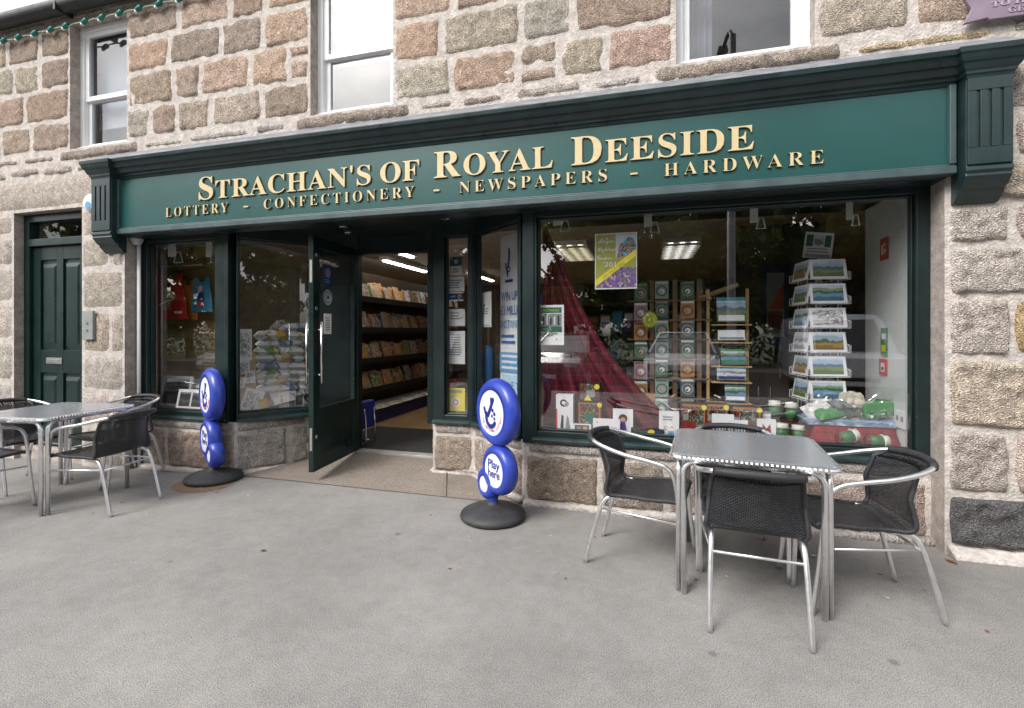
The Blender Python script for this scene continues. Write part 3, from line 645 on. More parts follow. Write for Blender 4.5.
def corbel(x0, x1):
    Cb = bpy.data.objects.new('corbel', None); COL.objects.link(Cb); Cb.parent = S
    Cb.location = ((x0 + x1) / 2 + 1.6, -.1, -.18)
    yf = 3.49
    g = MB(); side = [(3.65, 2.97), (yf + .012, 2.97), (yf + .012, 2.40), (yf + .004, 2.385), (yf + .002, 2.365), (yf + .016, 2.352), (yf + .01, 2.335), (yf + .028, 2.315), (yf + .045, 2.29), (yf + .075, 2.27), (yf + .082, 2.25), (yf + .11, 2.225), (yf + .13, 2.2), (3.65, 2.195)]
    g.prism(side, lambda a, b, d: (d, a, b), x0, x1)
    wd = x1 - x0; fl = [x0 + wd * k for k in (.25, .5, .75)]; gw = .009
    cuts = [x0 + .004] + [q for c in fl for q in (c - gw, c + gw)] + [x1 - .004]
    for i in range(0, len(cuts), 2): g.box(cuts[i], cuts[i + 1], yf, yf + .0115, 2.50, 2.84)
    g.box(x0 + .004, x1 - .004, yf, yf + .0115, 2.40, 2.4995); g.box(x0 + .004, x1 - .004, yf, yf + .0115, 2.8405, 2.945)
    g.build('bracket', DK, Cb, bevel=.003)
    g = MB(); p2 = [(yf - (3.572 - a) * .55, b - .001) for a, b in prof[1:-1]]
    p2 = [(3.62, 2.915)] + p2 + [(3.62, 3.0785)]
    # cap returns: mitred by nested shells of the same profile
    for i in range(1, len(p2) - 2):
        (a0, b0), (a1, b1) = p2[i], p2[i + 1]
        pa, pb = yf - a0 , yf - a1
        if b1 - b0 < .0005: b1 = b0 + .0008
        g.add([(x0 - max(pa, 0), a0, b0), (x1 + max(pa, 0), a0, b0), (x1 + max(pb, 0), a1, b1), (x0 - max(pb, 0), a1, b1), (x0 - max(pa, 0), 3.64, b0), (x1 + max(pa, 0), 3.64, b0), (x1 + max(pb, 0), 3.64, b1), (x0 - max(pb, 0), 3.64, b1)],
              [(0, 1, 2, 3), (1, 5, 6, 2), (4, 0, 3, 7)])
    e = yf - p2[-2][0]; g.box(x0 - e, x1 + e, p2[-2][0], 3.64, 3.0725, 3.0782)
    g.build('cap_moulding', DK, Cb)
    return Cb
corbel(1.862, 2.09); corbel(-5.305, -5.05)
def caps_word(g, px0, px1, first, rest, zb):
    x0 = at(px0, 170, YB - .01)[0]; x1 = at(px1, 170, YB - .01)[0]; big, sm = .212, .166
    vb = text_data(bold(first), 1, .012, -.010)[0]; wb = (max(p[0] for p in vb) - min(p[0] for p in vb)) * big / .69 if first else 0
    vr = text_data(bold(rest), 1.06, .012, -.010)[0]; wr = (max(p[0] for p in vr) - min(p[0] for p in vr)) * sm / .69
    gap = .022; k = (x1 - x0) / (wb + wr + gap)
    g.text(bold(first), (x0, YB - .001, zb), (1, 0, 0), (0, 0, 1), big, wb * k, depth=.014, m=0, ms=1, bevel=.012, offset=-.010)
    g.text(bold(rest), (x0 + (wb + gap) * k, YB - .001, zb), (1, 0, 0), (0, 0, 1), sm, wr * k, depth=.014, m=0, ms=1, spacing=1.06, bevel=.012, offset=-.010)
zb = 2.640
for a in ((199, 371, 'S', "TRACHAN'S"), (434, 553, 'R', 'OYAL'), (571, 754, 'D', 'EESIDE')):
    g = MB(); caps_word(g, *a, zb); g.build('shop_name_lettering', [GOLD, GOLDE], S)
g = MB(); x0, x1 = at(381, 170, YB)[0], at(420, 170, YB)[0]; g.text(bold('OF'), (x0, YB - .001, zb), (1, 0, 0), (0, 0, 1), .166, x1 - x0, depth=.014, ms=1, bevel=.012, offset=-.010)
g.build('shop_name_lettering', [GOLD, GOLDE], S)
for s_, a, b in (('LOTTERY', 167, 229), ('CONFECTIONERY', 265, 415), ('NEWSPAPERS', 460, 607), ('HARDWARE', 664, 823)):
    g = MB(); x0, x1 = at(a, 190, YB)[0], at(b, 190, YB)[0]; g.text(bold(s_), (x0, YB - .001, 2.504), (1, 0, 0), (0, 0, 1), .09, x1 - x0, depth=.014, m=0, ms=1, spacing=1.45, offset=-.012)
    g.build('trade_lettering', [GOLD, GOLDE], S)
for px in (247, 437, 634): g = MB(); x0 = at(px, 190, YB)[0]; g.box(x0 - .025, x0 + .025, YB - .014, YB - .001, 2.535, 2.548); g.build('dash', GOLD, S)

# ================================================================== SHOP INTERIOR SHELL
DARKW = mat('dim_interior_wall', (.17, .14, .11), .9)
slab('shop_floor', -7, 5, 5.95, 13, .05, .085, WOODT); slab('door_mat', -3.6, -1.6, 4.745, 5.95, .05, .088, MATG)
slab('shop_floor_edge', -7, -3.6, 4.745, 5.95, .05, .084, WOODT); slab('shop_floor_side', -1.6, 5, 4.745, 5.95, .05, .084, WOODT)
slab('shop_ceiling', -7, 5, 4.75, 13, 2.72, 2.8, mat('ceiling_tiles', (.68, .66, .62), .9))
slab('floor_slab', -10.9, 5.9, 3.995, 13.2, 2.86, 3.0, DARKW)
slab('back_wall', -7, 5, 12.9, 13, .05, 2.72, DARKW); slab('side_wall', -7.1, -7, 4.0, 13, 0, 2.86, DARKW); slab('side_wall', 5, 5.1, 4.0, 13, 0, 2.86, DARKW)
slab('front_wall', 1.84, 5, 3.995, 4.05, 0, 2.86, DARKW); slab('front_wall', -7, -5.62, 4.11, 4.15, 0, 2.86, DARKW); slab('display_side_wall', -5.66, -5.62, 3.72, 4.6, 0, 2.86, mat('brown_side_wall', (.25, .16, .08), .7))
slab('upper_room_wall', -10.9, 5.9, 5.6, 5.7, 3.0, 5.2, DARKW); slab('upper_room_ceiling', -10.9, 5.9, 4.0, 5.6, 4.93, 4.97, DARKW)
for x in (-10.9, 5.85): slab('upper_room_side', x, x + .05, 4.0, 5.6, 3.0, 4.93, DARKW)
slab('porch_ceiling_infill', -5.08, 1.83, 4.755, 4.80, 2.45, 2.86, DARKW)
slab('display_partition', 1.785, 1.835, 3.91, 4.66, .3, 2.42, OFFW)
# display platforms behind the glass
PLF = mat('display_platform', (.30, .29, .28), .7)
g = MB(); g.add([(-.86, 3.90, .575), (1.78, 3.90, .575), (1.78, 4.75, .575), (-.86, 4.75, .575), (-.86, 3.90, .52), (1.78, 3.90, .52), (1.78, 4.75, .05), (-.86, 4.75, .05)], [(0, 1, 2, 3), (3, 2, 6, 7), (1, 0, 4, 5)])
tag(g.build('display_platform', PLF), kind='structure')
g = MB(); g.add([(-5.61, 3.90, .575), (-3.98, 3.91, .575), (-3.45, 4.50, .575), (-3.45, 5.0, .575), (-5.61, 5.0, .575), (-3.45, 5.0, .05), (-5.61, 5.0, .05)], [(0, 1, 2, 3, 4), (4, 3, 5, 6)])
tag(g.build('display_platform', PLF), kind='structure')
g = MB(); g.add([(-1.96, 4.40, .575), (-1.50, 4.40, .575), (-.93, 3.93, .575), (-.93, 4.75, .575), (-1.96, 4.75, .575)], [(0, 1, 2, 3, 4)]); tag(g.build('display_platform', PLF), kind='structure')
# ceiling lights
TUBE = emit('lit_tube', (1, .93, .82), 15.0); TUBED = emit('dim_louvre_tube', (1, .9, .62), .8); TUBEW = emit('pale_louvre_tube', (1, .96, .88), 1.1)
def strip(x, y, l, lab, wdt=.16, wide=False, rz=0):
    t = thing('ceiling_light', lab, 'ceiling light', (x, y, 2.64), rz, 'fluorescent ceiling lights')
    MB().box(-wdt / 2, wdt / 2, 0, l, .02, .08).build('housing', WHITE, t, local=True)
    g = MB()
    if wide:
        for i in (-1, 0, 1): g.box(i * wdt / 3.2 - .03, i * wdt / 3.2 + .03, .03, l - .03, .0, .02)
    else: g.box(-.03, .03, .03, l - .03, 0, .02)
    g.build('tube', TUBE if not wide else (TUBED if 'yellow' in lab else TUBEW), t, local=True)
    if wide:
        q = MB()
        for k in range(9): y_ = l * k / 8; q.box(-wdt / 2, wdt / 2, y_ - .006, y_ + .006, -.03, -.001)
        q.build('louvre', ALU, t, local=True)
strip(-4.4, 7.5, 1.7, 'long fluorescent strip light seen through the doorway above the magazine shelves')
strip(-3.6, 9.6, 1.7, 'farther fluorescent strip light on the ceiling inside the doorway')
strip(-3.3, 5.25, 1.6, 'extra fluorescent strip light added out of view across the ceiling just inside the door', rz=R(-90)); strip(-3.75, 6.15, 1.2, 'fluorescent strip light nearest the top of the doorway')  # first strip is added, hidden behind the door head, to brighten the doorway
strip(.52, 7.1, 1.3, 'white louvred ceiling light seen right of the games poster', .5, True)
strip(-1.05, 6.9, 1.3, 'yellowish louvred ceiling light seen behind the top of the tartan drape', .5, True)
# ================================================================== CAFE TABLES AND CHAIRS
TOP = None
def table_top_mat():
    m, n, b = _new('brushed_steel_top'); b.inputs['Metallic'].default_value = .72; b.inputs['Roughness'].default_value = .26
    t = n.nodes.new('ShaderNodeTexCoord'); mpp = n.nodes.new('ShaderNodeMapping'); mpp.inputs['Rotation'].default_value = (0, 0, R(45)); n.links.new(t.outputs['Object'], mpp.inputs[0])
    ch = n.nodes.new('ShaderNodeTexChecker'); ch.inputs['Scale'].default_value = 60; n.links.new(mpp.outputs[0], ch.inputs[0])
    no = n.nodes.new('ShaderNodeTexNoise'); no.inputs['Scale'].default_value = 5; no.inputs['Detail'].default_value = 6; n.links.new(t.outputs['Object'], no.inputs['Vector'])
    r = n.nodes.new('ShaderNodeMapRange'); r.inputs[3].default_value = .13; r.inputs[4].default_value = .16; n.links.new(ch.outputs['Fac'], r.inputs[0])
    ad = n.nodes.new('ShaderNodeMath'); ad.operation = 'MULTIPLY_ADD'; ad.inputs[1].default_value = .18; n.links.new(no.outputs[0], ad.inputs[0]); n.links.new(r.outputs[0], ad.inputs[2]); n.links.new(ad.outputs[0], b.inputs['Roughness'])
    cr_ = n.nodes.new('ShaderNodeValToRGB'); cr_.color_ramp.elements[0].color = (.63, .66, .71, 1); cr_.color_ramp.elements[1].color = (.67, .70, .75, 1); n.links.new(ch.outputs['Fac'], cr_.inputs[0]); n.links.new(cr_.outputs[0], b.inputs['Base Color'])
    return m
TOPM = table_top_mat()
def make_table(label, loc, rz):
    t = thing('cafe_table', label, 'table', loc, rz, 'steel cafe tables on the pavement')
    s, h, q = .38, .75, .35
    def rr(e, r, z, n=6):
        out = []
        for cx, cy, a in ((e - r, e - r, 0), (-e + r, e - r, 90), (-e + r, -e + r, 180), (e - r, -e + r, 270)):
            for k in range(n + 1): an = R(a + 90 * k / n); out.append((cx + r * math.cos(an), cy + r * math.sin(an), z))
        return out
    g = MB(); A = rr(s, .05, h - .004); Bq = rr(s - .012, .045, h); n = len(A); Cq = rr(s, .05, h - .028)
    g.add(A + Bq + Cq, [tuple(range(n, 2 * n)), tuple(reversed(range(2 * n, 3 * n)))] + [(i, (i + 1) % n, n + (i + 1) % n, n + i) for i in range(n)] + [(2 * n + i, 2 * n + (i + 1) % n, (i + 1) % n, i) for i in range(n)])
    g.build('tabletop', TOPM, t, local=True)
    g = MB(); g.tube(rr(s + .001, .051, h - .016), .0125, 8, True)
    # ribbed edging
    for k in range(4):
        for i in range(30):
            d = -s + .05 + (2 * s - .1) * i / 29; T = Matrix.Rotation(R(90 * k), 4, 'Z'); g.box(d - .006, d + .006, -s - .0165, -s - .009, h - .026, h - .006, T=T)
    g.build('rim', ALU, t, local=True, smooth=False)
    rt = .0155
    for k in range(4):                       # each leg: two tubes that turn out under two sides of the top
        T = Matrix.Rotation(R(90 * k), 4, 'Z'); g = MB()
        for w_ in (0, 1):
            p = [(-q, -q, 0), (-q, -q, h - .10)] + [(-q + .07 - .07 * math.cos(R(a)), -q, h - .105 + .07 * math.sin(R(a))) for a in (15, 35, 55, 75, 90)] + [(-q + .20, -q, h - .035)]
            o_ = .027
            if w_: p = [(y, x, z) for x, y, z in p]; p = [(x, y + o_, z) for x, y, z in p]; p = [(x - .0, y, z) for x, y, z in p]
            else: p = [(x + o_, y, z) for x, y, z in p]
            g.tube([T @ Vector(c) for c in p], rt, 10)
        g.build('leg', ALU, t, local=True, smooth=True)
    for k in range(4):
        g = MB(); T = Matrix.Rotation(R(90 * k), 4, 'Z'); g.tube([T @ Vector((-q + .15, -q, h - .035)), T @ Vector((q - .15, -q, h - .035))], .014, 10)
        g.build('apron_rail', ALU, t, local=True, smooth=True)
    return t
TR = make_table('steel cafe table in front of the large right hand window', (.565, 3.035, 0), R(-6.5))
TL = make_table('steel cafe table beside the green side door', (-4.785, 2.875, 0), R(7))

def make_chair(label, loc, rz):
    """front of the chair is local -y"""
    t = thing('cafe_chair', label, 'chair', loc, rz, 'black rattan cafe chairs round the tables')
    r = .0125
    half = [(.235, -.275, 0), (.24, -.245, .25), (.243, -.225, .46), (.246, -.205, .585), (.252, -.16, .645), (.258, -.06, .672), (.260, .07, .694), (.238, .19, .722), (.185, .275, .744)]
    pts = half + [(.10, .315, .752), (0, .328, .755)]
    full = smoothpath(pts, 5); full = full + [Vector((-p.x, p.y, p.z)) for p in reversed(full[:-1])]
    n = len(full); i0 = next(i for i, p in enumerate(full) if p.y > .262 and p.z > .7)
    g = MB(); g.tube(full[:i0 + 1], r, 10); g.tube(full[n - 1 - i0:], r, 10); g.build('arm_tube', ALU, t, local=True, smooth=True)
    g = MB(); g.tube(full[i0:n - i0], .019, 10); g.build('top_rail', BLKT, t, local=True, smooth=True)
    for s_ in (-1, 1):
        g = MB(); g.tube(smoothpath([(s_ * .19, .10, .425), (s_ * .195, .17, .415), (s_ * .20, .215, .36), (s_ * .205, .27, .18), (s_ * .208, .315, 0)], 5), r, 10); g.build('rear_leg', ALU, t, local=True, smooth=True)
    g = MB(); g.tube([(-.197, .22, .34), (.197, .22, .34)], .008, 8); g.tube([(-.238, -.24, .33), (-.2, .215, .345)], .007, 8); g.tube([(.238, -.24, .33), (.2, .215, .345)], .007, 8)
    g.build('stretcher', ALU, t, local=True, smooth=True)
    # woven shell: seat then back as one bent sheet
    path = smoothpath([(-.235, .435), (-.225, .447), (-.15, .447), (0, .435), (.12, .425), (.175, .432), (.205, .47), (.235, .56), (.27, .66), (.29, .715)], 4)if False else None
    prof = [(-.245, .425), (-.237, .443), (-.18, .448), (-.06, .44), (.06, .432), (.13, .43), (.175, .438), (.205, .47), (.225, .52), (.248, .585), (.268, .645), (.286, .706)]
    P3 = smoothpath([(0, a, b) for a, b in prof], 4); m = len(P3); ln = [0]
    for i in range(1, m): ln.append(ln[-1] + (P3[i] - P3[i - 1]).length)
    def half_w(i):
        z = P3[i].z; k = max(0, (P3[i].z - .44) / .27); return .222 - .03 * math.sin(min(1, max(0, (P3[i].y + .05) / .25)) * math.pi) * (1 if k <= 0 else max(0, 1 - 3 * k)) - .030 * k
    def pt(u, i, dz=0):
        p = P3[i]; k = max(0, min(1, (p.z - .43) / .16)); x = u * half_w(i)
        y = p.y - .085 * k * (u * u); z = p.z - (0 if k > 0 else .012 * (1 - abs(u) ** 2)) + .0 * k
        return (x, y, z + dz + .02 * k * 0)
    cut = next(i for i in range(m) if P3[i].z > .455 and P3[i].y > .1)
    for nm, lo, hi in (('seat', 0, cut), ('backrest', cut, m - 1)):
        g = MB(); nu = 24; nv = hi - lo
        g.grid(nu, nv, lambda u, v, lo=lo, nv=nv: pt(u * 2 - 1, lo + round(v * nv)), uv=lambda u, v, lo=lo, nv=nv: (u * .44, ln[lo + round(v * nv)]))
        if nm == 'backrest':                 # open strands between the solid weave and the rail
            for k in range(27):
                u = -1 + 2 * k / 26; a = Vector(pt(u, m - 1)); x = a.x * 1.02
                tgt = min(full, key=lambda q: abs(q.x - x) + (10 if q.y < .05 else 0)); g.tube([a, (a + tgt) / 2 + Vector((0, .004, 0)), tgt], .0052, 5)
        o = g.build(nm, WEAVE, t, local=True, smooth=True)
        sm = o.modifiers.new('thick', 'SOLIDIFY'); sm.thickness = .006; sm.offset = 0
    g = MB()
    for s_ in (-1, 1): g.tube([pt(s_, i) for i in range(m)] + [Vector((s_ * .185, .275, .74))], .0125, 8)
    g.tube([pt(-1 + 2 * k / 12, 2) for k in range(13)], .0135, 8); g.build('edge_binding', BLKT, t, local=True, smooth=True)
    return t
ch = make_chair('black rattan chair with its back to the camera in front of the right hand table', (.53, 2.70, 0), R(180 - 5))
dup(ch, (1.06, 2.94, 0), R(-86), 'black rattan chair facing left at the right hand side of the right hand table')
dup(ch, (.0, 3.08, 0), R(80), 'black rattan chair facing right between the round sign and the right hand table')
dup(ch, (.555, 3.265, 0), R(-3), 'black rattan chair behind the right hand table, only its top rail showing')
dup(ch, (-4.22, 2.88, 0), R(-86), 'black rattan chair whose woven back faces the left round sign, nearer of two')
dup(ch, (-4.86, 3.41, 0), R(-3), 'black rattan chair against the wall under the left display window')
dup(ch, (-4.985, 2.445, 0), R(178), 'black rattan chair cut by the left picture edge nearest the camera')
dup(ch, (-5.50, 3.04, 0), R(88), 'black rattan chair in front of the green side door at the picture edge')

# ================================================================== ROUND SIGN STANDS
def disc(parent, cu, cz, rad, th_, fr, draw, T0):
    """bulging ring-edged disc in the plane x-z of the sign, face towards local -y"""
    T = Matrix.Translation((cu, 0, cz)) @ Matrix.Rotation(R(90), 4, 'X')
    prof = []
    for k in range(13):
        a = R(-90 + 180 * k / 12); prof.append((fr * rad + (1 - fr) * rad * max(0, math.cos(a)) ** .7, th_ / 2 * math.sin(a)))
    prof = [(0, -th_ * .42), (fr * rad, -th_ * .42)] + prof + [(fr * rad, th_ * .42), (0, th_ * .42)]
    g = MB(); g.lathe(prof, 48, T=T); o = g.build('disc', BLUE, parent, local=True, smooth=True)
    for s_ in (1, -1):
        f = MB(); y = -(th_ * .42 + .003)
        n = 48; f.add([(cu + fr * rad * .985 * math.cos(2 * math.pi * k / n) * s_, s_ * y, cz + fr * rad * .985 * math.sin(2 * math.pi * k / n)) for k in range(n)], [tuple(range(n))])
        draw(f, cu, cz, fr * rad, s_, y * s_); f.build('face', [SIGNW, INKB, INKR], o, local=True)
def capsule(f, p0, p1, r, y, m, s_):
    p0, p1 = Vector(p0), Vector(p1); a = math.atan2(p1.y - p0.y, p1.x - p0.x)
    pts = [(p1.x + r * math.cos(a + R(t)), p1.y + r * math.sin(a + R(t))) for t in range(-90, 91, 30)] + [(p0.x + r * math.cos(a + R(t)), p0.y + r * math.sin(a + R(t))) for t in range(90, 271, 30)]
    f.add([(q[0], y, q[1]) for q in pts], [tuple(range(len(pts)))], m)
def emblem(f, cu, cz, r, s_, y):
    Y = y - s_ * .0015; k = r * 1.15
    def P_(a, b): return (cu + s_ * a * k, cz + b * k)
    def cap(a, b, c, d, w_, m=1, dy=0): capsule(f, P_(a, b), P_(c, d), w_ * k, Y - s_ * dy, m, s_)
    cap(-.22, -.12, .12, .50, .085); cap(-.02, .52, .0, .30, .07, dy=.0004)      # two crossed fingers
    cap(-.50, .12, -.30, -.28, .07, dy=.0008)                                      # thumb
    prev = None
    for i in range(9):                                                            # palm and curled heel
        a = R(165 + i * 20); q = (-.02 + .33 * math.cos(a), -.16 + .36 * math.sin(a))
        if prev: cap(prev[0], prev[1], q[0], q[1], .085, dy=.0012 + i * .0001)
        prev = q
    for a, b, w_ in ((.10, .10, .07), (.22, -.02, .07), (.06, -.12, .055), (.22, -.20, .055)): cap(a, b, a + .01, b, w_, dy=.0026)
    rt = Vector((s_, 0, 0)); chars = 'THE NATIONAL LOTTERY'
    for i, c in enumerate(chars):                                                 # lettering round the lower rim
        if c == ' ': continue
        a = R(205 + i * 7.6); ox, oz = P_(.72 * math.cos(a), .72 * math.sin(a)); tang = Vector((-math.sin(a) * s_, 0, math.cos(a))); nrm = Vector((-math.cos(a) * s_, 0, -math.sin(a)))
        f.text(c, (ox, Y - s_ * -.001, oz), tang, nrm, .10 * k, align='c', depth=.0015, m=2)
def playhere(f, cu, cz, r, s_, y):
    for t_, b in (('Play', .12), ('here', -.42)): f.text(t_, (cu - s_ * 0, y + s_ * .0005, cz + b * r), (s_, 0, 0), (0, 0, 1), .46 * r, 1.25 * r, 'c', .002, 1, offset=.022)
def plain(f, cu, cz, r, s_, y): pass
def sign_stand(label, loc, rz):
    t = thing('sign_stand', label, 'sign', loc, rz, 'blue round sign stands beside the entrance')
    g = MB(); g.lathe([(0, 0), (.225, 0), (.243, .012), (.248, .028), (.24, .045), (.20, .068), (.13, .088), (.06, .105), (.045, .118), (.04, .128), (0, .128)], 48)
    g.build('base', RUB, t, local=True, smooth=True)
    g = MB(); g.lathe([(.04, .1), (.036, .13), (.045, .17), (.05, .2)], 20); g.build('neck', BLUE, t, local=True, smooth=True)
    disc(t, .065, .805, .25, .125, .68, emblem, None); disc(t, .095, .385, .185, .12, .68, playhere, None); disc(t, -.045, .252, .125, .12, .5, plain, None)
    return t
sg = sign_stand('blue round sign stand right of the entrance, its words facing us', (-1.10, 3.455, 0), R(-40))
s2 = dup(sg, (-3.925, 3.63, 0), R(152), 'blue round sign stand left of the open door, seen nearly edge on')

# ================================================================== FITTINGS ON THE WALL
t = thing('intercom_panel', 'grey door entry panel on the pier right of the green side door', 'intercom', (-5.53, 3.634, 1.32))
MB().box(-.075, .075, -.03, 0, 0, .30).build('casing', mat('grey_green_casing', (.25, .27, .25), .5), t, local=True, bevel=.006)
g = MB()
for k in range(2): g.lathe([(0, .008), (.012, .007), (.014, 0)], 12, T=Matrix.Translation((0, -.03, .10 + .07 * k)) @ Matrix.Rotation(R(90), 4, 'X'))
g.build('button', STEEL, t, local=True)
t = thing('alarm_plate', 'round white and blue alarm plate beside the left end of the sign', 'alarm', (-5.49, 3.634, 2.73))
g = MB(); g.lathe([(0, .05), (.07, .05), (.088, .03), (.09, 0)], 32, T=Matrix.Rotation(R(90), 4, 'X')); g.build('cover', WHITE, t, local=True, smooth=True)
g = MB(); g.lathe([(0, .003), (.038, .003), (.038, 0)], 24, T=Matrix.Translation((.0, -.05, -.03)) @ Matrix.Rotation(R(90), 4, 'X')); g.build('badge', mat('badge_blue', (.08, .30, .55), .4), t, local=True)
t = thing('white_pipe', 'thin white pipe with a round cap at the left end of the shopfront', 'pipe', (-5.035, 3.76, 0))
MB().tube([(0, 0, .0), (0, 0, 2.30)], .018, 12).build('pipe', WHITE, t, local=True, smooth=True)
g = MB(); g.lathe([(0, 0), (.03, 0), (.04, .015), (.058, .05), (.06, .068), (0, .07)], 24, (0, -.02, 2.295)); g.build('cap', mat('cap_grey', (.6, .6, .58), .5), t, local=True, smooth=True)
# plaque
t = thing('wall_plaque', 'mauve scroll shaped plaque with raised letters on the upper wall', 'plaque', (2.3, 3.615, 3.30))
VI = mat('mauve_cast_metal', (.23, .175, .23), .5, var=.15)
g = MB()
def plq(a, b, d): return (a, d, b)
g.prism([(-.40, .0), (-.28, .018), (-.27, .005), (.6, .005), (.6, .23), (-.27, .23), (-.28, .20), (-.40, .165), (-.36, .085)], plq, -.022, 0); g.build('plate', VI, t, local=True, bevel=.004)
g = MB(); lp = mat('raised_plaque_letters', (.42, .33, .40), .5)
g.text(bold('TO HER M'), (-.263, -.0225, .078), (1, 0, 0), (0, 0, 1), .030, .34, depth=.004); g.text(bold('GENE'), (-.18, -.0225, .03), (1, 0, 0), (0, 0, 1), .030, .16, depth=.004); g.text(bold('BY'), (-.12, -.0225, .126), (1, 0, 0), (0, 0, 1), .030, .07, depth=.004)
g.build('lettering', lp, t, local=True)
# festoon lights under the gutter
t = thing('festoon_lights', 'string of green lamp holders slung under the gutter', 'string lights', (-6.0, 3.62, 4.6))
def fz(px): return at(px, 41 - (px - 5) * .238, 3.60)
pts = []; 
for px in range(-40, 230, 6):
    x, z = fz(px); pts.append((x + 6.0, -.02, z - 4.6 + .012 * math.sin(px * .35)))
MB().tube(pts, .008, 6).build('cable', mat('pale_cable', (.32, .36, .25), .6), t, local=True, smooth=True)
TEAL = mat('teal_lamp_holder', (.01, .16, .14), .4)
for px in (-12, 5, 20, 36, 52, 67, 86, 103, 121, 140, 160, 181, 203):
    x, z = fz(px); p = Vector((x + 6.0, -.03, z - 4.6)); T = Matrix.Translation(p) @ Matrix.Rotation(R(68), 4, 'Y')
    g = MB(); g.lathe([(0, -.035), (.018, -.035), (.022, -.03), (.024, .02), (.016, .035), (0, .036)], 14, T=T); b_ = g.build('lamp_holder', TEAL, t, local=True, smooth=True)
    g = MB(); g.lathe([(0, -.062), (.012, -.058), (.018, -.045), (.014, -.034), (0, -.034)], 12, T=T @ Matrix.Translation((.012, 0, 0))); g.build('bulb', WHITE, t, local=True, smooth=True)
# ================================================================== THINGS IN THE SHOP WINDOWS
def pic(name, stops, **k): return MATS.get(name) or printed(name, stops, **k)
LAND = [pic('landscape_print_blue', [(0, (.10, .16, .05)), (.3, (.20, .25, .10)), (.45, (.10, .15, .22)), (.6, (.35, .48, .62)), (.8, (.55, .65, .75))], scale=4, warp=.18),
        pic('landscape_print_loch', [(0, (.06, .14, .20)), (.3, (.14, .28, .42)), (.5, (.05, .12, .06)), (.62, (.22, .30, .18)), (.75, (.50, .60, .70))], scale=4, warp=.2),
        pic('landscape_print_snow', [(0, (.30, .30, .32)), (.3, (.60, .62, .66)), (.5, (.22, .22, .25)), (.65, (.5, .54, .6)), (.8, (.65, .68, .72))], scale=5, warp=.3),
        pic('landscape_print_autumn', [(0, (.18, .12, .04)), (.3, (.35, .20, .05)), (.45, (.08, .12, .05)), (.6, (.30, .38, .45)), (.8, (.5, .58, .66))], scale=5, warp=.22)]
SKETCH = pic('pencil_sketch_print', [(0, (.62, .62, .63)), (.42, (.62, .62, .63)), (.5, (.18, .18, .19)), (.58, (.5, .5, .5)), (.7, (.66, .66, .67))], scale=6, warp=.6, axis=None)
PHOTOK = pic('dark_photo_print', [(0, (.05, .06, .05)), (.35, (.10, .11, .10)), (.55, (.04, .045, .05)), (.7, (.16, .18, .20))], scale=5, warp=.3)
MAGS = [pic('magazine_cover_%s' % n, [(0, a), (.38, b), (.55, c), (.72, a), (.85, d)], scale=4.2, warp=.75, axis=None) for n, a, b, c, d in (
    ('red', (.45, .05, .04), (.55, .42, .30), (.15, .05, .04), (.6, .55, .45)), ('yellow', (.60, .42, .08), (.5, .2, .08), (.55, .5, .35), (.2, .12, .05)),
    ('blue', (.07, .14, .36), (.45, .42, .40), (.10, .10, .14), (.55, .5, .4)), ('pink', (.50, .20, .22), (.6, .48, .38), (.2, .08, .06), (.55, .5, .45)),
    ('white', (.58, .54, .46), (.35, .22, .15), (.5, .46, .38), (.15, .12, .1)), ('green', (.12, .26, .10), (.5, .45, .3), (.07, .12, .05), (.5, .4, .2)), ('black', (.05, .045, .04), (.4, .3, .2), (.25, .08, .05), (.5, .45, .35)))]
TOYP = pic('toy_box_print', [(0, (.02, .02, .02)), (.36, (.28, .03, .02)), (.44, (.03, .03, .035)), (.52, (.40, .26, .06)), (.56, (.03, .05, .04)), (.68, (.30, .32, .32)), (.74, (.05, .02, .02))], scale=3.5, warp=.8, axis=None)
CROWD = pic('crowd_print', [(0, (.06, .18, .05)), (.30, (.10, .28, .07)), (.40, (.20, .10, .34)), (.5, (.07, .06, .14)), (.56, (.5, .36, .30)), (.62, (.30, .20, .45)), (.72, (.5, .5, .52))], scale=9, warp=.5, axis=None)
FAMILY = pic('family_print', [(0, (.10, .08, .10)), (.36, (.06, .14, .30)), (.46, (.45, .28, .20)), (.52, (.08, .05, .04)), (.58, (.10, .35, .50)), (.68, (.5, .55, .6))], scale=6, warp=.6, axis=None)
MAGN = ('red', 'yellow', 'blue', 'pink', 'white', 'green', 'black')
def flat(c, n, r=.5): return MATS.get(n) or mat(n, c, r, var=.08)
YEL = flat((.75, .62, .05), 'bright_yellow_ink'); LIME = flat((.55, .62, .06), 'lime_ink'); OLIVE = flat((.30, .31, .06), 'olive_ink'); REDP = flat((.55, .03, .025), 'red_print')
NAVY = flat((.015, .03, .13), 'navy_print'); SKYB = flat((.10, .36, .62), 'sky_blue_print'); GRNP = flat((.05, .22, .07), 'leaf_green_print'); DGRN = flat((.02, .13, .09), 'bottle_green_print'); ORG = flat((.42, .15, .03), 'orange_print')
PURP = flat((.14, .05, .30), 'purple_print'); GREYP = flat((.25, .26, .27), 'grey_print'); SKIN = flat((.55, .36, .27), 'skin_tone_print'); BLKP = flat((.02, .02, .022), 'black_print'); TEALP = flat((.05, .28, .36), 'teal_print'); BRN = flat((.13, .07, .04), 'brown_print')
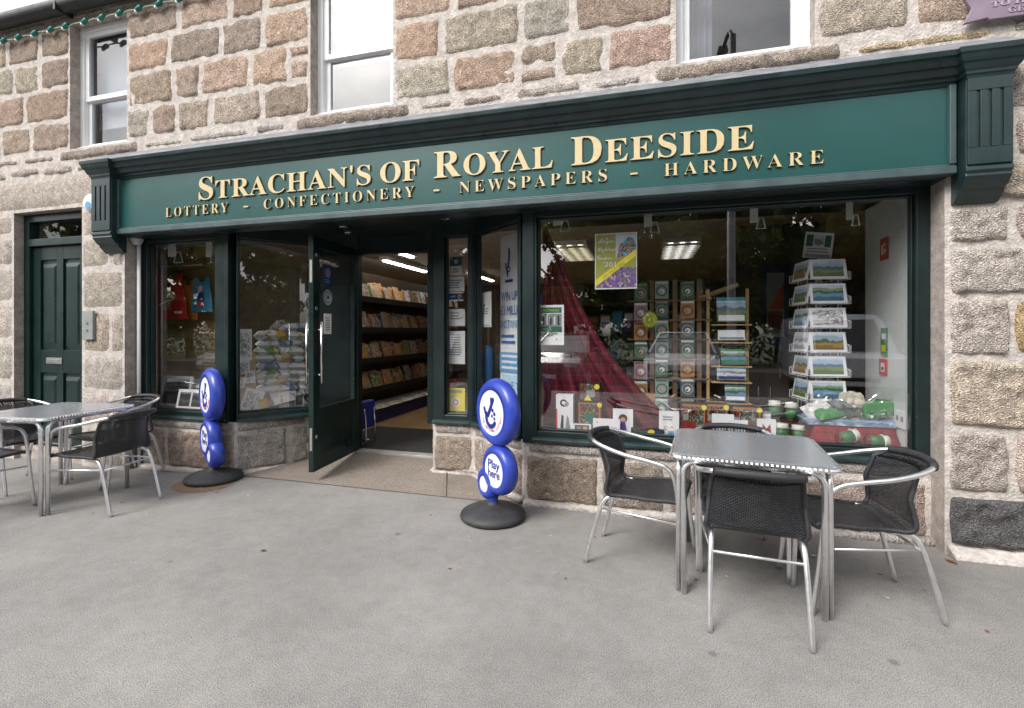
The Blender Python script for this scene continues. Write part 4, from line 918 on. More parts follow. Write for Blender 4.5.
class Sheet:
    """a thin upright card, poster or box, with flat shapes printed on its street side"""
    def __init__(s, w_, h_, th=.004): s.g = MB(); s.w, s.h, s.th = w_, h_, th; s.mats = []; s.k = 0
    def mi(s, m):
        if m not in s.mats: s.mats.append(m)
        return s.mats.index(m)
    def body(s, m): s.g.box(-s.w / 2, s.w / 2, -s.th / 2, s.th / 2, 0, s.h, s.mi(m)); return s
    def y(s): s.k += 1; return -s.th / 2 - .0007 * s.k
    def poly(s, pts, m):
        y = s.y(); s.g.add([((a - .5) * s.w, y, b * s.h) for a, b in pts], [tuple(range(len(pts)))], s.mi(m)); return s
    def r(s, a0, b0, a1, b1, m): return s.poly([(a0, b0), (a1, b0), (a1, b1), (a0, b1)], m)
    def disc(s, a, b, rad, m, n=20, inner=0):
        y = s.y(); ox, oz = (a - .5) * s.w, b * s.h
        s.g.add([(ox + rad * math.cos(2 * math.pi * k / n) * (1 if k % 2 == 0 or not inner else inner), y, oz + rad * math.sin(2 * math.pi * k / n) * (1 if k % 2 == 0 or not inner else inner)) for k in range(n)], [tuple(range(n))], s.mi(m)); return s
    def lines(s, a0, a1, b0, b1, n, m, ragged=True):
        for i in range(n):
            b = b1 - (b1 - b0) * (i + .5) / n; q = (b1 - b0) / n * .22; e = a1 - (random.random() * .3 * (a1 - a0) if ragged else 0); s.r(a0, b - q, e, b + q, m)
        return s
    def text(s, t, a, b, h_, m, w_=None, align='c', up=(0, 0, 1), right=(1, 0, 0)):
        y = s.y(); s.g.text(t, ((a - .5) * s.w, y, b * s.h), right, up, h_ * s.h, w_ * s.w if w_ else None, align, .0006, s.mi(m)); return s
    def put(s, name, label, cat, x, y, z, yaw=0, lean=0, group=None, roll=0):
        o = s.g.build(name, s.mats); o.location = (x, y, z); o.rotation_euler = (lean, roll, yaw); return tag(o, label, cat, group)
def sheet(px, Y, th=.004): x, z, w_, h_ = rect(*px, Y); return Sheet(w_, h_, th), x, z
def hit(px, a, b, off=0):
    """plan point where the sight line of pixel column px meets the line a-b moved off metres into the shop"""
    a = Vector(a); b = Vector(b); d = (b - a).normalized(); n = Vector((-d.y, d.x)); a = a + n * off
    q = (px - CX) / F; r_ = Vector((q * _c - _s, _c + q * _s)); den = r_.x * d.y - r_.y * d.x
    t = (a.x * d.y - a.y * d.x) / den; return r_.x * t, r_.y * t
def zat(py, x, y): return H + (HY - py) * (-x * _s + y * _c) / F
RP = ((-1.545, 4.385), (-.925, 3.89)); RPY = math.atan2(3.89 - 4.385, .62)
LPn = ((-3.925, 3.885), (-3.40, 4.44)); LPY = math.atan2(.555, .525)
# ---- posters and notices on the glass
p, x, z = sheet((595, 233, 637, 289), 3.915)
p.body(PAPER).r(.02, .02, .98, .98, OLIVE).poly([(.5, .55), (.98, .66), (.98, .97), (.5, .97)], flat((.48, .55, .62), 'pale_sky_print'))
p.poly([(.52, .56), (.98, .62), (.98, .78), (.90, .90), (.80, .92), (.72, .86), (.60, .80)], FAMILY)
p.poly([(.05, .03), (.98, .03), (.98, .38), (.62, .38), (.05, .08)], CROWD)
p.poly([(.02, .05), (.98, .58), (.98, .70), (.02, .17)], YEL)
rt = (math.cos(.61), 0, math.sin(.61)); up = (-math.sin(.61), 0, math.cos(.61))
p.text('ON SALE HERE', .22, .185, .055, OLIVE, .62, 'l', up, rt)
for i, t_ in enumerate(('Aboyne', 'Highland', 'Games')): p.text(script(t_), .05, .83 - .15 * i, .085, PAPER, (.42, .48, .36)[i], 'l')
p.text("'201", .2, .40, .085, PAPER, .3, 'l')
p.put('event_poster', 'olive and yellow games poster with a diagonal sash on the big window', 'poster', x, 3.915, z)
p, x, z = sheet((535, 305, 564, 345), 3.915)
p.body(PAPER).r(.08, .80, .92, .94, DGRN).text("STRACHAN'S", .5, .835, .06, LIME, .66).r(.10, .46, .92, .78, GREYP)
for i in range(6): p.r(.14 + .13 * i, .50, .19 + .13 * i, .68 + .03 * (i % 3), BLKP if i % 2 else PAPER)
p.r(.10, .34, .92, .46, DGRN).lines(.2, .8, .22, .32, 2, BRN).disc(.2, .15, .006, BRN).disc(.75, .15, .006, BRN)
p.put('notice', 'white notice with dark green header at the left edge of the big window', 'notice', x, 3.915, z)
p, x, z = sheet((535, 294, 542, 304), 3.915); p.body(PURP).r(.2, .3, .8, .6, flat((.4, .3, .55), 'lilac')).put('sticker', 'small purple sticker above the white notice in the big window', 'sticker', x, 3.915, z)
# ---- price hooks along the top of the glass
for i, (a, b, c, lab) in enumerate(((553, 562, 207, 'white hanging hook tag above the tartan drape'), (644, 652, 208, 'white hanging hook tag right of the games poster'), (750, 758, 204, 'white hanging hook tag left of the postcard spinner'), (846, 853, 201, 'white hanging hook tag above the postcard spinner'),
                                   (168, 176, 238, 'white hanging hook tag above the red apron'), (206, 212, 238, 'white hanging hook tag above the blue apron'))):
    Yh = 3.93; x, zb, w_, h_ = rect(a, c, b, c + 25, Yh); t = thing('hook_tag', lab, 'hook tag', (x, Yh, zb), 0, 'hook tags hanging along the top of the glass')
    MB().box(-w_ / 2, w_ / 2, -.002, .002, h_ * .25, h_ * 1.25).build('tag', MATS.get('tag_white') or mat('tag_white', (.55, .58, .55), .5), t, local=True)
    MB().tube([(w_ * .3, -.006, 0), (w_ * 1.4, -.006, 0), (w_ * 1.1, -.006, h_ * .42), (w_ * .6, -.006, h_ * .42)], .005, 6, True).build('hook', MATS['tag_white'], t, local=True)
    MB().box(w_ * .5, w_ * 1.2, -.007, -.005, .02, h_ * .25).build('clip', BLKP, t, local=True)
# ---- tartan drape: a fan of folds hung from the top left corner
ED = [(215, 541), (235, 549), (260, 560), (285, 571), (310, 583), (340, 600), (365, 618), (390, 640), (412, 662), (432, 688)]
edge = [at(b, a, 4.10) for a, b in ED]; zt, zb_ = 2.33, .58
def ex(z):
    for (x0, z0), (x1, z1) in zip(edge, edge[1:]):
        if z <= z0 and z >= z1: k = (z0 - z) / (z0 - z1); return x0 + (x1 - x0) * k
    return edge[0][0] if z > edge[0][1] else edge[-1][0]
g = MB(); X0 = -.845
def dr(u, v):
    z = zt + (zb_ - zt) * v; x1 = ex(z); uu = u
    return (X0 + (x1 - X0) * uu + .006 * math.sin(u * 40 + v * 2), 4.10 + (.012 + .034 * v) * math.sin(u * 31 + math.sin(v * 3) * 1.2) - .10 * v * (1 - u) * .5 + .05 * u * v, z)
g.grid(110, 40, dr, uv=lambda u, v: (u * 1.05 * (.25 + .75 * v) * 1.3, v * 1.7))
o = g.build('tartan_drape', TART, smooth=True); sm = o.modifiers.new('thick', 'SOLIDIFY'); sm.thickness = .004
tag(o, 'dark red tartan cloth draped down the left side of the big window', 'drape')
# ---- greeting cards with round motifs on a pine rack
Yr = 4.58
t = thing('card_rack', 'tall pine card rack in the middle of the big window', 'rack', (at(665, 420, Yr + .06)[0], Yr + .06, .085))
xs_ = [at(q, 350, Yr + .06)[0] - t.location.x for q in (652, 675, 699)]
for a in xs_: MB().box(a - .02, a + .02, -.02, .02, 0, at(675, 279, Yr)[1] - .085).build('post', WOODM, t, local=True, bevel=.003)
for k in range(7):
    zz_ = at(665, 299 + 19.5 * k, Yr)[1] - .085; MB().box(xs_[0] - .22, xs_[2] + .10, -.052, -.022, zz_ - .02, zz_ - .008).build('ledge', WOODM, t, local=True)
cols = [((.05, .14, .09), (.30, .28, .20), 'green'), ((.22, .09, .07), (.45, .36, .30), 'brown'), ((.36, .24, .26), (.22, .09, .09), 'pink'), ((.30, .40, .36), (.07, .10, .08), 'pale green'), ((.40, .20, .07), (.12, .05, .02), 'amber'), ((.09, .12, .12), (.35, .34, .32), 'grey')]
ordn = ('topmost', 'second', 'third', 'fourth', 'fifth', 'sixth', 'lowest')
for ci, (a, b, cn) in enumerate(((634, 647.5, 'left'), (655, 668.5, 'middle'), (680.5, 694.5, 'right'))):
    for k in range(7):
        c1, c2, nm = cols[(k * 2 + ci * 3 + (k * ci) % 3) % 6]
        y0 = 281 + 19.6 * k + (2 if ci == 0 else 0); p, x, z = sheet((a, y0, b, y0 + 17.8), Yr, .005)
        m1 = flat(c1, 'card_%s' % nm.replace(' ', '_')); m2 = flat(c2, 'motif_%s' % nm.replace(' ', '_'))
        p.body(m1).r(.06, .86, .94, .97, PAPER if (k + ci) % 2 else m2).disc(.5, .44, p.w * .42, m2).disc(.5, .44, p.w * .33, m1).disc(.52, .42, p.w * .20, CARDW if (k + ci) % 3 else SKIN).disc(.46, .38, p.w * .09, m1)
        p.put('greeting_card', '%s card with a round motif, %s in the %s column of the pine rack' % (nm, ordn[k], cn), 'greeting card', x, Yr, z, random.uniform(-.05, .05), R(-4), 'round motif cards on the pine rack')
for i, (a, b, y0) in enumerate(((696, 704, 281), (697, 705, 301))):
    p, x, z = sheet((a, y0, b, y0 + 18), Yr + .1, .005); p.body(GRNP if not i else BRN).disc(.5, .45, p.w * .4, CARDW if not i else ORG).put('greeting_card', ('green and white card turned sideways at the top right of the pine rack', 'amber card turned sideways at the right of the pine rack')[i], 'greeting card', x, Yr + .1, z, .5, 0, 'round motif cards on the pine rack')
p, x, z = sheet((642, 311, 658, 328), Yr - .12, .003); p.poly([(.5 + .5 * math.cos(2 * math.pi * k / 32) * (1 if k % 2 else .82), .5 + .5 * math.sin(2 * math.pi * k / 32) * (1 if k % 2 else .82)) for k in range(32)], LIME); p.lines(.28, .72, .25, .75, 5, OLIVE)
p.put('price_star', 'lime yellow starburst price label on the pine card rack', 'price label', x, Yr - .12, z)
# ---- stand of landscape prints
Yp = 4.50
xc = at(731, 400, Yp + .1)[0]; t = thing('print_stand', 'pine stand holding landscape prints left of the postcard spinner', 'stand', (xc, Yp + .1, .085))
for dx in (-.19, .13): MB().box(dx - .012, dx + .012, -.012, .012, 0, at(731, 288, Yp)[1] - .085).build('post', WOODL, t, local=True)
MB().tube([(-.27, .02, at(704, 298, Yp)[1] - .085), (.06, .02, at(735, 283, Yp)[1] - .085)], .02, 4).build('top_bar', WOODL, t, local=True)
for k, yy in enumerate((323, 341, 365, 381, 402)): MB().box(-.17, .15, -.10, .0, at(731, yy + 1, Yp)[1] - .085 - .012, at(731, yy + 1, Yp)[1] - .085 - .002).build('ledge', WOODL, t, local=True)
for k, (bx, m, lab) in enumerate((((717, 297, 746, 322), LAND[0], 'large blue hill landscape print, topmost on the pine stand'), ((718, 330, 745, 340), CARDW, 'blank white backed print, second on the pine stand'), ((721, 349, 746, 365), LAND[1], 'green field print, third on the pine stand'), ((717, 367, 746, 380), LAND[2], 'pale blue and white print, fourth on the pine stand'), ((725, 385, 746, 401), LAND[1], 'dark green wood print, lowest on the pine stand'))):
    p, x, z = sheet(bx, Yp, .008); p.body(m).r(0, .86, 1, 1, (TEALP, CARDW, GRNP, SKYB, DGRN)[k]).r(.05, .05, .95, .28, (CARDW, GREYP, GRNP, NAVY, CARDW)[k])
    p.put('landscape_print', lab, 'print', x, Yp, z, 0, R(-8), 'landscape prints on the pine stand')
# ---- navy framed picture, cabinet, shelves farther in
p, x, z = sheet((763, 265, 787, 345), 5.9, .03); p.body(NAVY).r(.14, .10, .86, .9, flat((.30, .34, .33), 'grey_green_print')).poly([(.2, .45), (.86, .78), (.86, .45)], REDP).r(.2, .2, .8, .42, flat((.22, .04, .05), 'dark_red_print'))
p.put('framed_picture', 'navy framed red picture hanging behind the postcard spinner', 'picture', x, 5.9, z)
slab('display_partition', at(735, 300, 5.95)[0], 1.9, 5.93, 5.99, .084, 2.6, mat('brown_partition', (.06, .05, .04), .8))
x, z, w_, h_ = rect(738, 366, 790, 440, 5.0)
t = thing('cabinet', 'dark brown cabinet behind the jars in the big window', 'cabinet', (x, 5.2, .085))
MB().box(-w_ / 2, w_ / 2, -.18, .2, 0, .97).build('carcass', WOODD, t, local=True, bevel=.006)
for s_ in (-1, 1): MB().box(s_ * w_ / 4 - w_ / 4 + .01, s_ * w_ / 4 + w_ / 4 - .01, -.195, -.1805, .08, .94).build('door', WOODD, t, local=True, bevel=.004)
for s_ in (-1, 1): MB().tube([(s_ * .05, -.21, .8), (s_ * .05, -.21, .68)], .008, 8).build('handle', STEEL, t, local=True)
t = thing('display_shelf', 'dark shelf unit of books half hidden behind the tartan drape', 'shelf unit', (-.12, 5.75, .085))
for k in range(6): MB().box(-.55, .75, -.14, .16, .32 * k + .02, .32 * k + .04).build('shelf', WOODD, t, local=True)
MB().box(-.55, .75, .1605, .18, 0, 1.9).build('back', BLKP, t, local=True)
for s_ in (-.57, .7505): MB().box(s_, s_ + .02, -.14, .18, 0, 1.9).build('side_panel', WOODD, t, local=True)
bc = [(CARDW, GRNP, 'white and green'), (REDP, CARDW, 'red and white'), (TEALP, SKYB, 'teal'), (SKYB, NAVY, 'blue'), (BRN, ORG, 'brown'), (PURP, CARDW, 'purple'), (ORG, BLKP, 'orange'), (GREYP, CARDW, 'grey')]
for k in range(1, 5):
    x = -.64
    for j in range(8):
        m1, m2, nm = bc[(k * 3 + j * (5 if k % 2 else 3)) % 8]; wb = random.uniform(.11, .15)
        p = Sheet(wb, random.uniform(.18, .25), .02); p.body(m1).r(.1, .55, .9, .9, m2).disc(.5, .3, wb * .25, m2)
        p.put('shelf_book', '%s book facing out on the %s shelf behind the drape, number %d' % (nm, ('lowest', 'second', 'third', 'top')[k - 1], j) if False else '%s book facing out, %s along the %s shelf behind the tartan drape' % (nm, ('first', 'second', 'third', 'fourth', 'fifth', 'sixth', 'seventh', 'last')[j], ('lowest', 'second lowest', 'second highest', 'highest')[k - 1]), 'book', x + wb / 2, 5.64, .085 + .32 * k + .0405, random.uniform(-.1, .1), R(-5), 'books on the shelf behind the drape')
        x += wb + .014
# ---- white side wall: signs
xw = 1.783
def side(name, label, cat, px, y0, y1, wd, draw):
    q = (px - CX) / F; tt = (q * _c - _s) / (_c + q * _s); y = xw / tt; zt_, zb2 = zat(y0, xw, y), zat(y1, xw, y)
    p = Sheet(wd, zt_ - zb2, .006); draw(p); return p.put(name, label, cat, xw - .006, y, zb2, R(-90))
side('fire_sign', 'red fire instruction sign high on the white side wall', 'sign', 885, 238, 260, .12, lambda p: p.body(REDP).r(.2, .25, .45, .7, PAPER).r(.55, .3, .75, .5, PAPER).disc(.65, .68, .012, PAPER))
side('exit_sign', 'tall green emergency exit sign on the white side wall', 'sign', 885, 328, 356, .10, lambda p: p.body(GRNP).r(.15, .6, .85, .8, PAPER).r(.15, .15, .85, .4, YEL))
o = side('fire_call_point', 'red fire alarm call point on the white side wall', 'call point', 884, 359, 375, .12, lambda p: p.body(REDP).r(.25, .2, .75, .75, PAPER).r(.35, .3, .65, .5, BLKP))
side('wall_socket', 'white double socket low on the white side wall', 'socket', 901, 411, 428, .15, lambda p: p.body(CARDW).r(.15, .4, .4, .7, GREYP).r(.6, .4, .85, .7, GREYP))
# ---- postcard spinner
sx, sy = at(819, 340, 4.42)[0], 4.42
t = thing('postcard_spinner', 'tall white wire spinner of postcards at the right of the big window', 'spinner', (sx, sy, .085))
WIRE = mat('white_wire', (.62, .63, .64), .4)
top = at(819, 262, 4.42)[1] - .085
MB().tube([(0, 0, .02), (0, 0, top + .05)], .014, 10).build('pole', WIRE, t, local=True); g = MB(); g.lathe([(0, 0), (.26, 0), (.27, .015), (.25, .03), (0, .04)], 32); g.build('base', WIRE, t, local=True, smooth=True)
g = MB(); rows = [at(819, 279 + 24.2 * k, 4.30)[1] - .085 for k in range(6)]
for a in range(4):
    T = Matrix.Rotation(R(90 * a + 8), 4, 'Z')
    for dx in (-.08, .08): g.tube([T @ Vector((dx, -.125, rows[-1] - .1)), T @ Vector((dx, -.125, top))], .0035, 5)
    for z in rows:
        g.tube([T @ Vector(q) for q in ((-.14, -.13, z + .06), (-.14, -.165, z + .05), (-.14, -.165, z - .006), (.14, -.165, z - .006), (.14, -.165, z + .05), (.14, -.13, z + .06))], .003, 5); g.tube([T @ Vector((-.14, -.125, z + .0)), T @ Vector((.14, -.125, z))], .003, 5)
    g.tube([T @ Vector((0, 0, top)), T @ Vector((-.08, -.125, top))], .0035, 5); g.tube([T @ Vector((0, 0, top)), T @ Vector((.08, -.125, top))], .0035, 5)
g.build('wire_pockets', WIRE, t, local=True)
for a, fn_ in ((0, 'front'), (1, 'right'), (3, 'left')):
    ang = R(90 * a + 8)
    for k in range(6):
        p = Sheet(.265, .155, .006); p.body(CARDW).r(.08, .1, .92, .9, LAND[(k + a) % 4] if k != 2 or a else SKETCH)
        q = Matrix.Rotation(ang, 4, 'Z') @ Vector((0, -.148, rows[k]))
        p.put('postcard', '%s postcard in the %s row on the %s of the spinner' % (('blue hills', 'lochside', 'snowy', 'autumn')[(k + a) % 4] if k != 2 or a else 'pencil sketch', ('top', 'second', 'third', 'fourth', 'fifth', 'bottom')[k], {'front': 'street side', 'right': 'right side', 'left': 'left side'}[fn_]), 'postcard', sx + q.x, sy + q.y, .085 + q.z, ang, R(-9), 'postcards on the wire spinner')
p, x, z = sheet((803, 232, 832, 258), 4.38, .004); p.body(CARDW).r(.06, .45, .3, .9, DGRN).r(.7, .45, .92, .9, DGRN).r(.33, .5, .67, .88, LAND[2]).lines(.1, .9, .2, .42, 2, GREYP).r(.06, .02, .94, .16, flat((.35, .36, .36), 'mid_grey_print')).put('spinner_topper', 'pale header card tilted on top of the postcard spinner', 'header card', x, 4.40, z, 0, 0, None, R(7))
# ---- tartan covered box, hamper in cellophane, jars
bx0, bx1, bz = at(813, 425, 4.15)[0], at(893, 425, 4.15)[0], at(850, 427, 4.15)[1]
g = MB(); n = 48; rings = []
cx_, hw_ = (bx0 + bx1) / 2, (bx1 - bx0) / 2
ring = []
for k in range(n):
    a = 2 * math.pi * k / n; u, v = math.cos(a), math.sin(a); s_ = 1 / max(abs(u), abs(v)); ring.append((u * s_, v * s_))
for lv in range(7):
    f_ = lv / 6; q = 1 + .20 * f_ * f_; vs = []
    for k, (u, v) in enumerate(ring): w2 = 1 + .05 * f_ * math.sin(k * 1.3); vs.append((min(cx_ + u * hw_ * q * w2, 1.775), 4.30 + v * .19 * (1 + .35 * f_ * f_) * w2, bz - (bz - .58) * f_))
    rings += vs
g.add(rings + [(cx_, 4.30, bz + .002)], [(i * n + k, (i + 1) * n + k, (i + 1) * n + (k + 1) % n, i * n + (k + 1) % n) for i in range(6) for k in range(n)] + [(7 * n, k, (k + 1) % n) for k in range(n)], uv=[(q[0] * 1.2 + q[1] * .5, q[2] * 1.5 + q[1]) for q in rings] + [(0, 0)])
tag(g.build('tartan_covered_box', tartan('red_green_tartan', (.24, .02, .03), (.012, .025, .02), (.10, .14, .08), 9), smooth=True), 'box draped in red tartan under the cellophane hamper', 'box')
CELLO = glass('cellophane', .22, .9); BLUT = mat('pale_blue_tray', (.22, .33, .50), .3, coat=.4)
hz = bz + .004; t = thing('gift_hamper', 'blue edged gift hamper wrapped in cellophane on the tartan box', 'hamper', (cx_, 4.28, hz))
g = MB(); g.prism([(-.30, 0), (.27, 0), (.31, .05), (-.34, .05)], lambda a, b, d: (a, d, b), -.15, .15); g.build('tray', BLUT, t, local=True, bevel=.008)
def pillow(w_, d_, h_, nu=12, nv=8, T=None, crumple=0):
    g = MB(); sd_ = random.random() * 50
    def P_(u, v, sg_):
        a, b = u * 2 - 1, v * 2 - 1; e = max(0, (1 - a ** 4)) ** .5 * max(0, (1 - b ** 4)) ** .5; q = Vector((a * w_ / 2, b * d_ / 2, sg_ * h_ / 2 * e * (1 + crumple * noise.noise(Vector((a * 3, b * 3, sd_)))))); return T @ q if T else q
    g.grid(nu, nv, lambda u, v: P_(u, v, 1)); g.grid(nu, nv, lambda u, v: P_(1 - u, v, -1)); return g
def TR_(x, y, z, rx=0, ry=0, rz=0): return Matrix.Translation((x, y, z)) @ Matrix.Rotation(rz, 4, 'Z') @ Matrix.Rotation(ry, 4, 'Y') @ Matrix.Rotation(rx, 4, 'X')
g = MB(); g.lathe([(0, 0), (.055, 0), (.06, .02), (.06, .18), (.05, .2), (0, .2)], 20, T=TR_(.10, -.02, .07, 0, R(62), R(8)) @ Matrix.Translation((0, 0, -.02))); g.build('green_tin', flat((.03, .20, .05), 'green_tin_paint', .35), t, local=True, smooth=True)
g = MB(); g.box(.10, .31, -.10, .08, .055, .16, T=TR_(0, 0, 0, 0, R(-6), 0)); g.build('green_box', flat((.04, .22, .06), 'green_box_card', .4), t, local=True, bevel=.01)
pillow(.22, .14, .08, T=TR_(-.02, -.08, .11, R(50), R(20), 0), crumple=.5).build('photo_packet', PHOTOK, t, local=True, smooth=True)
pillow(.20, .16, .09, T=TR_(-.20, -.05, .10, R(40), R(-20), .2), crumple=.5).build('white_packet', PAPER, t, local=True, smooth=True)
pillow(.20, .12, .08, T=TR_(-.15, -.11, .085, R(20), R(-10), .3), crumple=.4).build('green_packet', GRNP, t, local=True, smooth=True)
pillow(.17, .14, .10, T=TR_(.04, -.02, .18, R(40), 0, 0), crumple=.6).build('shredded_paper', flat((.6, .56, .46), 'straw_paper'), t, local=True, smooth=True)
g = MB(); g.grid(36, 22, lambda u, v: ((u - .5) * (.70 - .12 * math.sin(v * math.pi / 2)) , -.17 + .10 * math.sin(v * 1.5) + .012 * noise.noise(Vector((u * 13, v * 9, 4))), .01 + v * (.23 + .05 * noise.noise(Vector((u * 5, 1, 2)))) ))
o = g.build('cellophane_wrap', CELLO, t, local=True)
JL = flat((.62, .62, .56), 'cloth_jar_lid'); JG = flat((.035, .15, .045), 'green_jar_label'); JR = mat('red_jam', (.12, .015, .015), .2)
def jar(label, x, y, z, T=None, h_=.115, r_=.036):
    t = thing('jam_jar', label, 'jar', (x, y, z), 0, 'jam jars in the big window'); T = T or Matrix()
    g = MB(); g.lathe([(0, 0), (r_ * .95, 0), (r_, .006), (r_, h_ * .78), (r_ * .85, h_ * .84), (0, h_ * .84)], 20, T=T); g.build('glass_body', JR, t, local=True, smooth=True)
    g = MB(); g.lathe([(r_ * 1.015, h_ * .12), (r_ * 1.02, h_ * .70)], 20, T=T); g.build('label', JG, t, local=True, smooth=True)
    g = MB(); g.lathe([(r_ * 1.25, h_ * .72), (r_ * .95, h_ * .84), (r_ * 1.05, h_ * .98), (0, h_)], 20, T=T); g.build('lid', JL, t, local=True, smooth=True)
for a, b, Yj, lab in ((774.5, 400, 4.30, 'green labelled jam jar with cloth lid, left of the standing pair'), (791, 402, 4.30, 'green labelled jam jar with cloth lid, right of the standing pair'), (782, 423, 4.12, 'jam jar whose lid shows above the table edge, left of two'), (798, 425, 4.12, 'jam jar whose lid shows beside the tartan box')):
    x, zt_ = at(a, b, Yj); hh = min(zt_ - .577, .17); 
    if zt_ - .577 > .19:
        q = MB().box(-.06, .06, -.06, .06, 0, zt_ - .577 - .155); o = q.build('display_block', WOODD); o.location = (x, Yj, .577); tag(o, 'small dark display block under the %s standing jam jar' % ('left' if a < 780 else 'right'), 'display block'); jar(lab, x, Yj, zt_ - .152, None, .15, .042)
    else: jar(lab, x, Yj, .577, None, max(hh, .10), .042)
x, z = at(838, 452, 4.0); jar('jam jar lying in front of the tartan box, lid tipped up', x, 4.0, .62, TR_(0, 0, 0, 0, R(75), R(12)), .14, .042)
x, z = at(866, 452, 3.98); jar('jam jar lying flat by the sill at the right end', x, 3.98, .62, TR_(0, 0, 0, 0, R(88), R(4)), .14, .04)
pillow(.16, .1, .04, T=TR_(at(825, 450, 4.0)[0] - .02, 4.0, .598), crumple=.5); 
# ---- small goods along the sill of the big window
def boxed(px, Y, dep, label, body, draw, cat='gift box', name='gift_box', group='boxed gifts along the window sill', stand=None, yaw=0):
    x, z, w_, h_ = rect(*px, Y); z0 = .577 if stand is None else stand; h_ = z + h_ - z0; p = Sheet(w_, h_, dep); p.body(body); draw(p); return p.put(name, label, cat, x, Y + dep / 2, z0, yaw, 0, group), z0 + h_
def jw(p): p.lines(.2, .8, .62, .82, 2, GREYP).disc(.35, .35, p.w * .11, SKIN).disc(.65, .35, p.w * .11, flat((.6, .42, .12), 'gilt_print')).disc(.35, .35, p.w * .05, CARDW)
def bw(p): p.disc(.45, .42, p.w * .22, BLKP).disc(.60, .36, p.w * .16, GREYP).disc(.45, .44, p.w * .10, CARDW).r(.42, .82, .55, .86, GREYP)
o, zt_ = boxed((556, 409, 573, 433), 3.94, .10, 'white gift box with two black figures, under a second white box', CARDW, lambda p: p.poly([(.25, .15), (.45, .15), (.45, .7), (.33, .75)], BLKP).poly([(.55, .15), (.85, .15), (.75, .6), (.65, .75)], GREYP).r(.0, 0, .08, 1, REDP))
boxed((556, 395, 573, 409), 3.94, .10, 'white gift box with black wheels print, on top of a white box', CARDW, bw, stand=zt_ + .001)
o, zt_ = boxed((577, 401, 602, 432), 4.0, .12, 'black and orange toy vehicle box, lower of two', BLKP, lambda p: p.r(.06, .06, .94, .94, ORG).r(.13, .10, .87, .90, TOYP).r(.3, .25, .75, .6, DGRN).disc(.9, .88, .02, YEL).disc(.4, .25, .02, GREYP).disc(.7, .25, .02, GREYP), 'toy box', 'toy_box', 'boxed toys along the window sill')
boxed((579, 383, 600, 400), 4.0, .11, 'dark toy box with a yellow badge, on top of another toy box', BLKP, lambda p: p.r(.06, .06, .94, .94, TOYP).r(.35, .2, .75, .62, GREYP).disc(.85, .8, .022, YEL).poly([(.25, .02), (.6, .02), (.42, .35)], YEL), 'toy box', 'toy_box', 'boxed toys along the window sill', stand=zt_ + .001)
boxed((573, 424, 591, 434), 3.93, .012, 'small framed brown photo card at the left of the sill', CARDW, lambda p: p.r(.1, .12, .9, .88, BRN).r(.2, .2, .45, .7, GREYP).r(.55, .2, .8, .7, SKIN))
boxed((593, 419, 620, 434), 3.93, .02, 'long plain white card box in the middle left of the sill', CARDW, lambda p: p.disc(.15, .75, .006, GREYP).disc(.55, .5, .012, GREYP))
boxed((613, 409, 633, 434), 3.98, .02, 'white card with a bonneted doll picture left of the pine rack', CARDW, lambda p: p.disc(.5, .62, p.w * .22, BRN).disc(.5, .56, p.w * .13, SKIN).poly([(.3, .15), (.7, .15), (.6, .5), (.4, .5)], PURP))
boxed((659, 411, 679, 434), 3.95, .006, 'white earring card in front of the pine rack', CARDW, jw, 'jewellery card', 'jewellery_card', 'jewellery cards along the window sill')
boxed((631, 429, 664, 440), 3.93, .05, 'long black and gold toy box behind the chair arm', BLKP, lambda p: p.r(.04, .1, .7, .9, TOYP).r(.1, .25, .5, .75, DGRN).disc(.62, .45, .03, YEL).r(.72, .12, .97, .88, NAVY), 'toy box', 'toy_box', 'boxed toys along the window sill')
boxed((667, 428, 675, 440), 3.925, .006, 'tiny white and blue card at the sill beside the table corner', CARDW, lambda p: p.r(.1, .1, .9, .7, SKYB).disc(.5, .4, .008, BRN))
boxed((712, 414, 734, 434), 3.95, .006, 'white earring card above the middle of the table', CARDW, lambda p: p.lines(.3, .7, .6, .7, 1, GREYP).disc(.6, .35, .014, GREYP), 'jewellery card', 'jewellery_card', 'jewellery cards along the window sill')
boxed((729, 420, 748, 434), 3.935, .006, 'lower white earring card overlapping another one', CARDW, lambda p: p.lines(.3, .7, .55, .7, 1, GREYP), 'jewellery card', 'jewellery_card', 'jewellery cards along the window sill')
boxed((757, 419, 776, 436), 3.935, .006, 'white card with a red and black crest left of the jars', CARDW, lambda p: p.poly([(.2, .1), (.8, .1), (.7, .8), (.5, .6), (.3, .8)], flat((.3, .03, .03), 'crest_red')).disc(.5, .45, p.w * .18, BLKP), 'gift card', 'gift_card')
for i, (a, b, y0, lab) in enumerate(((681, 706, 404, 'red toy truck box with an orange frame left of the white earring card'), (731, 762, 407, 'red toy truck box with a yellow badge behind the crest card'), (706, 728, 404, 'dark toy box with a yellow disc between two toy truck boxes'))):
    boxed((a, y0, b, 432), 4.12 + .0 * i, .10, lab, BLKP, lambda p: p.r(.02, .02, .98, .98, TOYP).r(.04, .04, .6, .42, flat((.24, .02, .015), 'toy_red')).r(.06, .92, .94, .99, ORG).r(.9, .1, .96, .94, ORG).disc(.92, .9, .02, YEL).disc(.2, .10, .022, BLKP).disc(.5, .10, .022, BLKP).r(.08, .46, .3, .66, GREYP), 'toy box', 'toy_box', 'boxed toys along the window sill')
boxed((643, 393, 655, 412), 4.25, .01, 'folded brown leaflet leaning at the foot of the pine rack', flat((.35, .20, .12), 'tan_leaflet'), lambda p: p.r(.2, .5, .8, .8, SKIN), 'leaflet', 'leaflet')
